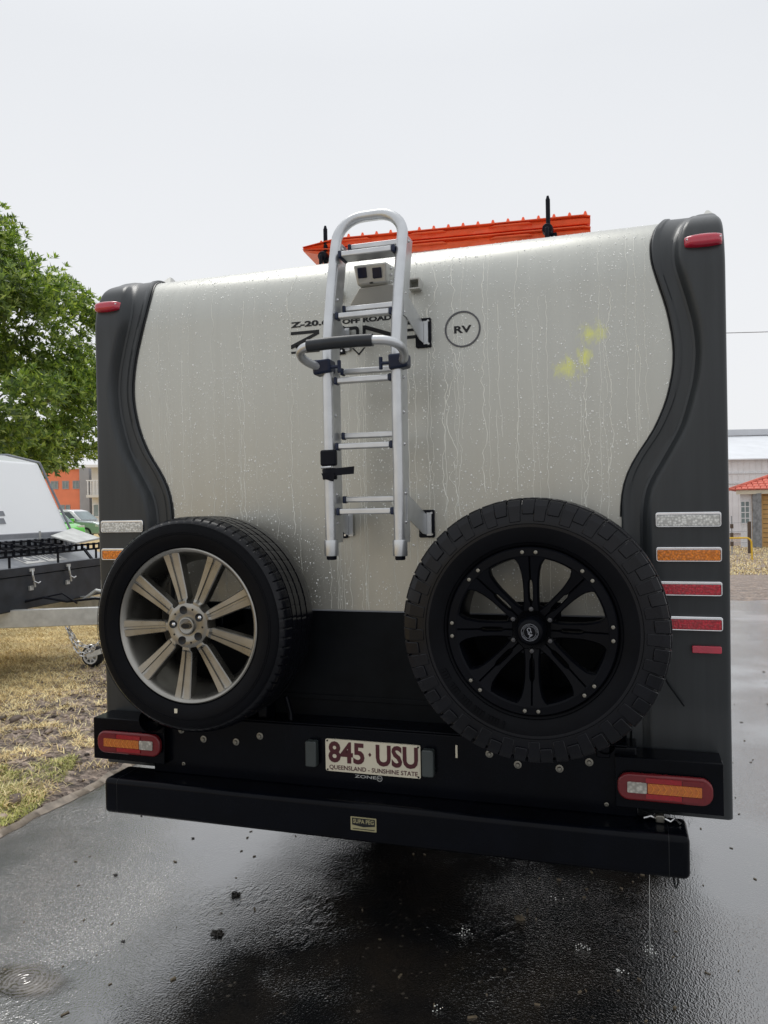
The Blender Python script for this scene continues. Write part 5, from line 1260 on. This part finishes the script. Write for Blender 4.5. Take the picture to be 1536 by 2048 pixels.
# ------------------------------------------------------------------ cars far left
def car(name, loc, rz, paint, label, L_, Hh, Wd, kind, gc=None):
    root = empty(name, loc, rz); tag(root, label, 'car')
    # side outline, nose towards +x
    if kind == 'suv':
        body = [(-L_/2, 0.35), (-L_/2-0.03, 0.75), (-L_/2+0.02, 0.98), (L_*0.16, 1.02), (L_*0.40, 0.93), (L_/2-0.04, 0.80), (L_/2, 0.55), (L_/2-0.05, 0.28), (-L_/2+0.1, 0.28)]
        top = [(-L_/2+0.05, 0.98), (-L_/2+0.28, Hh-0.10), (-L_/2+0.7, Hh), (L_*0.02, Hh-0.02), (L_*0.10, Hh-0.10), (L_*0.24, 1.00)]
    else:
        body = [(-L_/2, 0.30), (-L_/2-0.02, 0.70), (-L_/2+0.03, 0.92), (L_*0.18, 0.94), (L_*0.38, 0.86), (L_/2-0.05, 0.70), (L_/2, 0.45), (L_/2-0.05, 0.22), (-L_/2+0.1, 0.22)]
        top = [(-L_/2+0.04, 0.90), (-L_/2+0.30, Hh-0.08), (-L_/2+0.8, Hh), (L_*0.02, Hh-0.02), (L_*0.09, Hh-0.10), (L_*0.26, 0.92)]
    W2 = Wd/2; k = len(body)
    mb = MB(); 
    V = [(x, -W2, z) for x, z in body]+[(x, W2, z) for x, z in body]
    mb.add(V, [tuple(range(k)), tuple(range(2*k-1, k-1, -1))]+[(i, (i+1) % k, k+(i+1) % k, k+i) for i in range(k)])
    bd = mb.build('body', paint, root, bevel=0.07, seg=3)
    k = len(top); mb = MB()
    def inx(z): return W2-0.04-0.16*(z-0.9)/(Hh-0.9)
    V = [(x, -inx(z), z) for x, z in top]+[(x, inx(z), z) for x, z in top]
    mb.add(V, [tuple(range(k)), tuple(range(2*k-1, k-1, -1))]+[(i, (i+1) % k, k+(i+1) % k, k+i) for i in range(k)])
    cb = mb.build('cabin', gc or paint, root, bevel=0.05, seg=3)
    for sg in (-1, 1):
        for xa, xb, xc_, xd in ((-L_/2+0.45, -L_/2+0.55, -L_*0.12, -L_*0.12), (-L_*0.10, -L_*0.10, L_*0.06, L_*0.19)):
            zl, zh = 1.0, Hh-0.14
            mb = MB(); y0 = sg*(inx(zl)+0.012); y1 = sg*(inx(zh)+0.012)
            mb.add([(xa, y0, zl), (xd, y0, zl), (xc_, y1, zh), (xb, y1, zh), (xa, y0-sg*0.02, zl), (xd, y0-sg*0.02, zl), (xc_, y1-sg*0.02, zh), (xb, y1-sg*0.02, zh)],
                   [(0, 1, 2, 3), (4, 7, 6, 5), (0, 4, 5, 1), (1, 5, 6, 2), (2, 6, 7, 3), (3, 7, 4, 0)])
            mb.build('side_window', M['glass_car'], root)
        mb = MB(); mb.box(L_*0.13, L_*0.17, *sorted((sg*(W2-0.02), sg*(W2+0.16))), 0.98, 1.14); mb.build('mirror', paint, root, bevel=0.03)
        mb = MB(); mb.box(L_*0.43, L_*0.475, *sorted((sg*(W2-0.35), sg*(W2+0.004))), 0.66, 0.80); mb.build('headlight', M['lens_clear'], root, bevel=0.02)
        for xw in (-L_*0.30, L_*0.31):
            c = (xw, sg*(W2-0.11), 0.33)
            wh = empty('wheel', parent=root)
            mb = MB(); mb.lathe([(0.20, -0.12), (0.31, -0.12), (0.33, -0.09), (0.33, 0.09), (0.31, 0.12), (0.20, 0.12)], c, 28); mb.build('tyre', M['wheel_rubber'], wh)
            mb = MB(); mb.lathe([(0.01, sg*0.08), (0.05, sg*0.10), (0.06, sg*0.09)], c, 16); mb.lathe([(0.19, sg*0.10), (0.215, sg*0.125), (0.22, sg*0.10)], c, 28)
            for q in range(7): mb.tube([on_axis(2*math.pi*q/7, 0.04, sg*0.095, c), on_axis(2*math.pi*q/7, 0.20, sg*0.105, c)], 0.02, 4)
            mb.lathe([(0.01, sg*0.04), (0.2, sg*0.04)], c, 20); mb.build('rim', M['galvanised'], wh)
    # windscreen
    (xa, za), (xb, zb) = top[-2], top[-1]
    mb = MB(); fx = lambda f: (xa+(xb-xa)*f+0.016, za+(zb-za)*f+0.012)
    p0, p1 = fx(0.06), fx(0.92)
    mb.add([(p0[0], -inx(p0[1])+0.08, p0[1]), (p1[0], -inx(p1[1])+0.06, p1[1]), (p1[0], inx(p1[1])-0.06, p1[1]), (p0[0], inx(p0[1])-0.08, p0[1])], [(0, 1, 2, 3)])
    mb.build('windscreen', M['glass_house'], root)
    return root
def place(px, d):
    """a point on the ground d metres off in the direction of photo column px"""
    xc = (px-CX)/F_PX*d; p = flat(xc, d); p.z = float(ground_z(p.x, p.y)); return p
ang = math.atan2(rt0.y, rt0.x)
p = place(146, 42.0); car('parked_car', p, ang-R(12), M['paint_sage'], 'silver green SUV parked in front of the orange building', 4.4, 1.62, 1.8, 'suv', M['paint_white'])
p = place(97, 38.5); c2 = car('parked_car', p, ang-R(38), M['paint_green'], 'bright green small car parked beside the silver green SUV', 3.9, 1.46, 1.7, 'hatch')
mb = MB(); mb.box(-1.6, 0.9, -0.862, -0.852, 0.64, 0.74); mb.build('side_stripe', M['paint_red_stripe'], c2)

# ------------------------------------------------------------------ buildings far left
def bldg(px0, d, name): 
    p = place(px0, d); r_ = empty(name, (p.x, p.y, p.z), ang); return r_
sc_ = 62/F_PX                                      # metres per photo pixel at 62 m
ob = bldg(60, 62, 'orange_building'); tag(ob, 'two storey building with orange rendered wall and a grey end pier, behind the cars', 'building')
Hb = 5.0
mb = MB(); mb.box(-6.0, (165-60)*sc_, 0, 9, -0.5, Hb); mb.build('wall', M['render_orange'], ob)
mb = MB(); mb.box((165-60)*sc_+0.003, (184-60)*sc_, -0.5, 9, -0.5, Hb+0.1); mb.build('pier', M['render_grey'], ob)
mb = MB(); mb.box(-6.2, (164-60)*sc_, -0.2, 9, Hb+0.002, Hb+0.15); mb.build('parapet', M['render_cream'], ob)
def window(parent, x0, x1, z0, z1, y, nx_=2, nz__=1, fr=0.05, frame_mat='paint_white', glass='glass_house'):
    mb = MB(); mb.ring([(x0, z0), (x1, z0), (x1, z1), (x0, z1)], [(x0+fr, z0+fr), (x1-fr, z0+fr), (x1-fr, z1-fr), (x0+fr, z1-fr)], y-0.05, y-0.002)
    for i in range(1, nx_): x = x0+(x1-x0)*i/nx_; mb.box(x-fr/2, x+fr/2, y-0.045, y-0.003, z0+fr+0.001, z1-fr-0.001)
    for i in range(1, nz__): z = z0+(z1-z0)*i/nz__; mb.box(x0+fr+0.001, x1-fr-0.001, y-0.043, y-0.004, z-fr/2, z+fr/2)
    f = mb.build('window', M[frame_mat], parent, smooth=0)
    for i in range(nx_):
        for j in range(nz__):
            a = x0+(x1-x0)*i/nx_+fr/2; b = x0+(x1-x0)*(i+1)/nx_-fr/2; c = z0+(z1-z0)*j/nz__+fr/2; e = z0+(z1-z0)*(j+1)/nz__-fr/2
            m2 = MB(); m2.box(a+0.001, b-0.001, y-0.020, y-0.010, c+0.001, e-0.001); m2.build('pane', M[glass], f, smooth=0)
    return f
for a, b in ((103, 118), (126, 139), (147, 160)): window(ob, (a-60)*sc_, (b-60)*sc_, 3.42, 4.08, 0.0, 2, 1, 0.05, 'render_grey')
for a, b in ((118, 130), (132, 141)): window(ob, (a-60)*sc_, (b-60)*sc_, 1.55, 2.15, 0.0, 1, 1, 0.05, 'render_grey')
wb = bldg(184, 60, 'cream_building'); tag(wb, 'cream two storey flats with a white railed balcony beside the orange building', 'building')
mb = MB(); mb.box(0.02, 9, 0.0, 8, -0.5, 4.9); mb.build('wall', M['render_cream'], wb)
mb = MB(); mb.box(-0.2, 9.2, -1.2, 8, 4.903, 5.1); mb.build('roof', M['shed_roof'], wb)
mb = MB(); mb.box(0.0, 9, -1.1, -0.003, 2.60, 2.80); mb.build('balcony', M['render_cream'], wb)
bal = MB(); bal.box(-0.02, 0.05, -0.03, 0.03, 0, 1.05); b0 = bal.build('baluster', M['paint_white'], wb, loc=(0.1, -1.05, 2.802))
for k in range(1, 34): inst(b0, (0.1+k*0.24, -1.05, 2.802))
mb = MB(); mb.box(0.0, 9, -1.09, -1.0, 3.855, 3.94); mb.build('handrail', M['paint_white'], wb)
window(wb, 0.1, 1.0, 1.1, 2.1, 0.0, 2, 1); window(wb, 0.9, 2.0, 2.95, 4.1, 0.0, 2, 1); window(wb, 3.0, 4.2, 2.95, 4.1, 0.0, 2, 1)

# ------------------------------------------------------------------ far right: shed, cottage, barrier, fence
sd_ = 58.0; s2 = sd_/F_PX
sh = bldg(1440, sd_, 'shed'); tag(sh, 'long pale metal clad shed with a low grey roof behind the cottage', 'shed')
gz = sh.location.z
zz = lambda py: 1.65+(1004.5-py)*s2-gz
mb = MB(); mb.box(-14, 40, 0, 18, -0.5, zz(921)); mb.build('wall', M['shed_sheet'], sh)
mb = MB(); mb.add([(-14.4, -0.5, zz(921)-0.02), (40, -0.5, zz(921)-0.02), (40, 9, zz(852)*1.02), (-14.4, 9, zz(858)), (-14.4, -0.5, zz(921)+0.05), (40, -0.5, zz(921)+0.05), (40, 9, zz(852)*1.02+0.05), (-14.4, 9, zz(858)+0.05)], [(0, 3, 2, 1), (4, 5, 6, 7), (0, 1, 5, 4), (1, 2, 6, 5), (2, 3, 7, 6), (3, 0, 4, 7)])
mb.build('roof', M['shed_roof'], sh)
mb = MB(); mb.box(-14.5, 40, 8.7, 9.4, zz(859)+0.25, zz(850)+0.42); mb.build('ridge_cap', M['shed_cap'], sh)
for a, b in ((945, 949), (965, 969)): mb = MB(); mb.box(-14, 40, -0.10, -0.003, zz(b), zz(a)); mb.build('wall_band', M['paint_white'], sh)
mb = MB(); 
for k in range(120): x = -13.9+k*0.45; mb.box(x, x+0.05, -0.035, -0.002, -0.4, zz(921)-0.05)
tag(mb.build('cladding_rib', M['shed_sheet'], sh, smooth=0), kind='stuff')

hd_ = 40.0; s3 = hd_/F_PX
ho = bldg(1478, hd_, 'cottage'); tag(ho, 'small cottage with red tiled hip roof, white window wall and orange boarded side', 'house')
ho.rotation_euler = (0, 0, ang-R(27)); gz = ho.location.z; zh = lambda py: 1.65+(1004-py)*s3-gz; X3 = lambda px: (px-1478)*s3
ez = zh(988)
mb = MB(); mb.box(0.06, X3(1501), 0, 5, -0.4, ez); mb.build('wall', M['paint_white'], ho)
mb = MB(); mb.box(X3(1501)+0.003, 7.0, 0.05, 5, -0.4, ez); mb.build('wall', M['timber_orange'], ho)
mb = MB()
for k in range(11): z = 0.25+k*0.24; mb.box(X3(1521), 6.98, 0.035, 0.052, z, z+0.02)
tag(mb.build('board_joint', M['post_brown'], ho), kind='stuff')
mb = MB(); mb.box(-0.1, 7.2, -0.42, -0.36, ez-0.05, ez+0.16); mb.build('fascia', M['plate_cream'], ho)
window(ho, X3(1480.5), X3(1498), zh(1049), zh(1003), 0.0, 2, 4, 0.045)
mb = MB(); mb.hexa([(X3(1502), -0.25, -0.1), (X3(1519), -0.65, -0.25), (X3(1519), -0.62, -0.25), (X3(1502), -0.22, -0.1), (X3(1502), -0.25, ez-0.06), (X3(1519), -0.65, ez), (X3(1519), -0.62, ez), (X3(1502), -0.22, ez-0.06)]); dr0 = mb.build('door', M['weathered_grey'], ho)
mb = MB()
for k in range(6): x = X3(1503.5+k*2.8); y = -0.275-0.4*k/6.3; mb.box(x, x+0.02, y, y+0.03, 0.0, ez-0.1)
build_each(mb, 'door_batten', M['galvanised'], dr0)
# hip roof made of rows of tiles
e0 = Vector((-0.42, -0.5, ez+0.17)); e1 = Vector((7.4, -0.5, ez+0.17)); r0 = Vector((2.9, 2.4, ez+1.35)); r1 = Vector((4.6, 2.4, ez+1.35)); e2 = Vector((7.4, 5.3, ez+0.17)); e3 = Vector((-0.42, 5.3, ez+0.17))
mb = MB(); mb.add([e0, e1, r1, r0, e2, e3], [(0, 1, 2, 3), (1, 4, 2), (4, 5, 3, 2), (5, 0, 3), (0, 5, 4, 1)]); rf = mb.build('roof', M['terracotta'], ho, smooth=0)
mb = MB(); mb.hexa([(0, -0.035, 0), (0.27, -0.035, 0), (0.27, 0.30, 0.12), (0, 0.30, 0.12), (0.02, -0.035, 0.05), (0.25, -0.035, 0.05), (0.25, 0.30, 0.15), (0.02, 0.30, 0.15)])
tile = mb.build('tile', M['terracotta'], rf); ft = True; nt_ = 0
rows = 9
for r_ in range(rows):
    f = r_/rows; a = e0.lerp(r0, f); b = e1.lerp(r1, f); n_ = int((b.x-a.x)/0.29)
    for k in range(n_):
        if nt_ > 175: break
        p = Vector((a.x+0.29*k+(0.14 if r_ % 2 else 0), a.y, a.z+0.012+random.uniform(0, 0.012)))
        if ft: tile.location = p; ft = False
        else: inst(tile, p)
        nt_ += 1
mb = MB(); mb.tube([e0+Vector((0, 0, 0.05)), r0+Vector((0, 0, 0.1)), r1+Vector((0, 0, 0.1)), e1+Vector((0, 0, 0.05))], 0.09, 6); mb.build('ridge_tile', M['terracotta'], rf)

# yellow pipe barrier
bd = 31.0; p = place(1502, bd); br = empty('barrier', (p.x, p.y, p.z), ang); tag(br, 'yellow bent pipe barrier rail standing in the grass before the cottage', 'barrier')
hb = 0.90
mb = MB(); pth = [(0.02, 0, -0.1), (0.0, 0, hb-0.25)]+[(-0.22+0.22*math.cos(a), 0, hb-0.22+0.22*math.sin(a)) for a in np.linspace(0, math.pi/2, 8)]+[(-3.2, 0, hb)]
mb.tube(pth, 0.035, 10); mb.build('rail', M['yellow_paint'], br, smooth=60)
mb = MB(); mb.cyl((-3.2, 0, -0.1), (-3.2, 0, hb), 0.035, 10); mb.build('post', M['yellow_paint'], br)
# wire fence behind it
p = place(1498, 35); fe = empty('wire_fence', (p.x, p.y, p.z), ang); tag(fe, 'thin wire fence with dark posts running behind the yellow barrier', 'fence')
mb = MB(); mb.box(-0.06, 0.06, -0.06, 0.06, -0.2, 1.45); mb.build('post', M['post_brown'], fe)
mb = MB(); mb.cyl((-0.8, 0, 0), (-0.8, 0, 1.72), 0.03, 8); mb.build('post', M['wire_grey'], fe)
for z in (0.35, 0.75, 1.15): mb = MB(); mb.box(-0.86, -0.74, -0.04, 0.04, z, z+0.2); mb.build('insulator', M['post_brown'], fe)
for z in (0.5, 1.0, 1.40): mb = MB(); mb.cyl((-14, 0, z), (0, 0, z), 0.008, 5); mb.build('wire', M['wire_grey'], fe)
# overhead wire
a = flat(-16, 26); b = flat(20, 26); mb = MB(); mb.tube([(a.x+(b.x-a.x)*f, a.y+(b.y-a.y)*f, 7.45-0.6*4*f*(1-f)*0.25) for f in np.linspace(0, 1, 20)], 0.014, 6)
o = mb.build('overhead_cable', M['wire_grey'], None); tag(o, 'single overhead cable crossing the pale sky behind the caravan', 'cable')

# ------------------------------------------------------------------ litter on the asphalt
def clump(x, y, r, label, seed, mat='mud_dark', ht=0.6, grp='clods of mud and leaf lying on the asphalt', cat='clod'):
    random.seed(seed); mb = MB(); n, k = 7, 12; V = []
    for i in range(n+1):
        for j in range(k):
            a = 2*math.pi*j/k; e = math.pi/2*i/n; q = 0.75+0.55*noise.noise(Vector((math.cos(a)*2.1+seed, math.sin(a)*2.1, e*2.0)))+0.25*noise.noise(Vector((math.cos(a)*6, math.sin(a)*6+seed, e*5)))
            V.append((r*q*math.cos(e)*math.cos(a)*1.25, r*q*math.cos(e)*math.sin(a), max(0.0, r*q*math.sin(e)*ht)-0.001))
    mb.add(V, [(i*k+j, i*k+(j+1) % k, (i+1)*k+(j+1) % k, (i+1)*k+j) for i in range(n) for j in range(k)])
    for q in range(10):
        a = random.uniform(0, 6.28); l = r*random.uniform(1.0, 1.6); mb.tube([(0, 0, r*0.2), (l*0.6*math.cos(a), l*0.6*math.sin(a), r*0.35), (l*math.cos(a), l*math.sin(a), 0.002)], [r*0.10, r*0.08, r*0.03], 4)
    o = mb.build('mud_clod', M[mat], None, smooth=50, loc=(x, y, 0.002)); tag(o, label, cat, grp)
def on_road(px, py):
    d = fw-up*((py-CY)/F_PX)+rt*((px-CX)/F_PX); t_ = -CAM.z/d.z; q = CAM+d*t_; return q.x, q.y
for px, py, r, lb, sd0, mt in ((435, 1868, 0.024, 'largest black clod of mud, lying nearest the camera left of the bumper shadow', 1, 'mud_dark'),
    (472, 1790, 0.022, 'black clod of mud beyond the largest one, by the rippled wet patch', 2, 'mud_dark'),
    (231, 1751, 0.010, 'tiny dark clod alone on the bright wet asphalt at left', 3, 'mud_dark'),
    (1040, 1838, 0.020, 'brown leafy clod on the dark asphalt below the bumper', 4, 'wood_litter'),
    (386, 1677, 0.008, 'tiny dark clod just under the left part of the bumper', 5, 'mud_dark'),
    (1118, 1760, 0.010, 'small pale brown clod close below the bumper at right', 7, 'wood_litter'),
    (246, 1884, 0.008, 'small dark clod in the lower left, above the puddle', 8, 'mud_dark')):
    x, y = on_road(px, py); clump(x, y, r, lb, sd0, mt)
random.seed(11); mb = MB()
for k in range(420):
    x = random.uniform(-2.0, 3.2); y = random.uniform(-1.2, 5.5)
    s_ = random.uniform(0.0015, 0.0045); a = random.uniform(0, 3.14); l = s_*random.uniform(1, 4)
    c_, s__ = math.cos(a), math.sin(a)
    q = [(-l, -s_), (l, -s_*0.7), (l*0.8, s_), (-l*0.9, s_*0.8)]
    q = [(x+u*c_-v*s__, y+u*s__+v*c_) for u, v in q]
    mb.hexa([(u, v, 0.001) for u, v in q]+[(u, v, 0.001+s_*random.uniform(0.5, 1.2)) for u, v in q])
o = mb.build('leaf_litter', M['wood_litter'], None); tag(o, 'scattered crumbs and bits of leaf litter on the wet asphalt', 'litter', kind='stuff')
# thread of rainwater running off the right end of the bumper, with its splash
x, y = on_road(1300, 1900)
mb = MB(); mb.tube([(x+0.006, y+0.02, 0.455), (x+0.002, y+0.008, 0.25), (x, y, 0.0)], [0.0007, 0.0006, 0.0005], 6)
o = mb.build('water_trickle', M['water'], None); tag(o, 'thin thread of rainwater falling from the right end of the bumper to the asphalt', 'water')
random.seed(5); mb = MB()
for (px, py, nn) in ((1300, 1905, 26), (1165, 1900, 16), (930, 1868, 14), (1240, 1945, 12), (875, 2020, 8), (1115, 1800, 6)):
    x, y = on_road(px, py)
    for k in range(nn):
        a = random.uniform(0, 6.28); r_ = random.uniform(0.002, 0.03); s_ = random.uniform(0.001, 0.0028); h0 = random.uniform(0.0, 0.008)
        mb.lathe([(0.0001, s_), (s_*0.8, s_*0.5), (s_, 0), (s_*0.7, -s_*0.6), (0.0001, -s_)], (x+r_*math.cos(a), y+r_*math.sin(a), 0.003+h0), 6, axis='z')
o = mb.build('splash_drops', M['water'], None); tag(o, 'small splashes of rain on the dark asphalt below the bumper', 'water drops', kind='stuff')
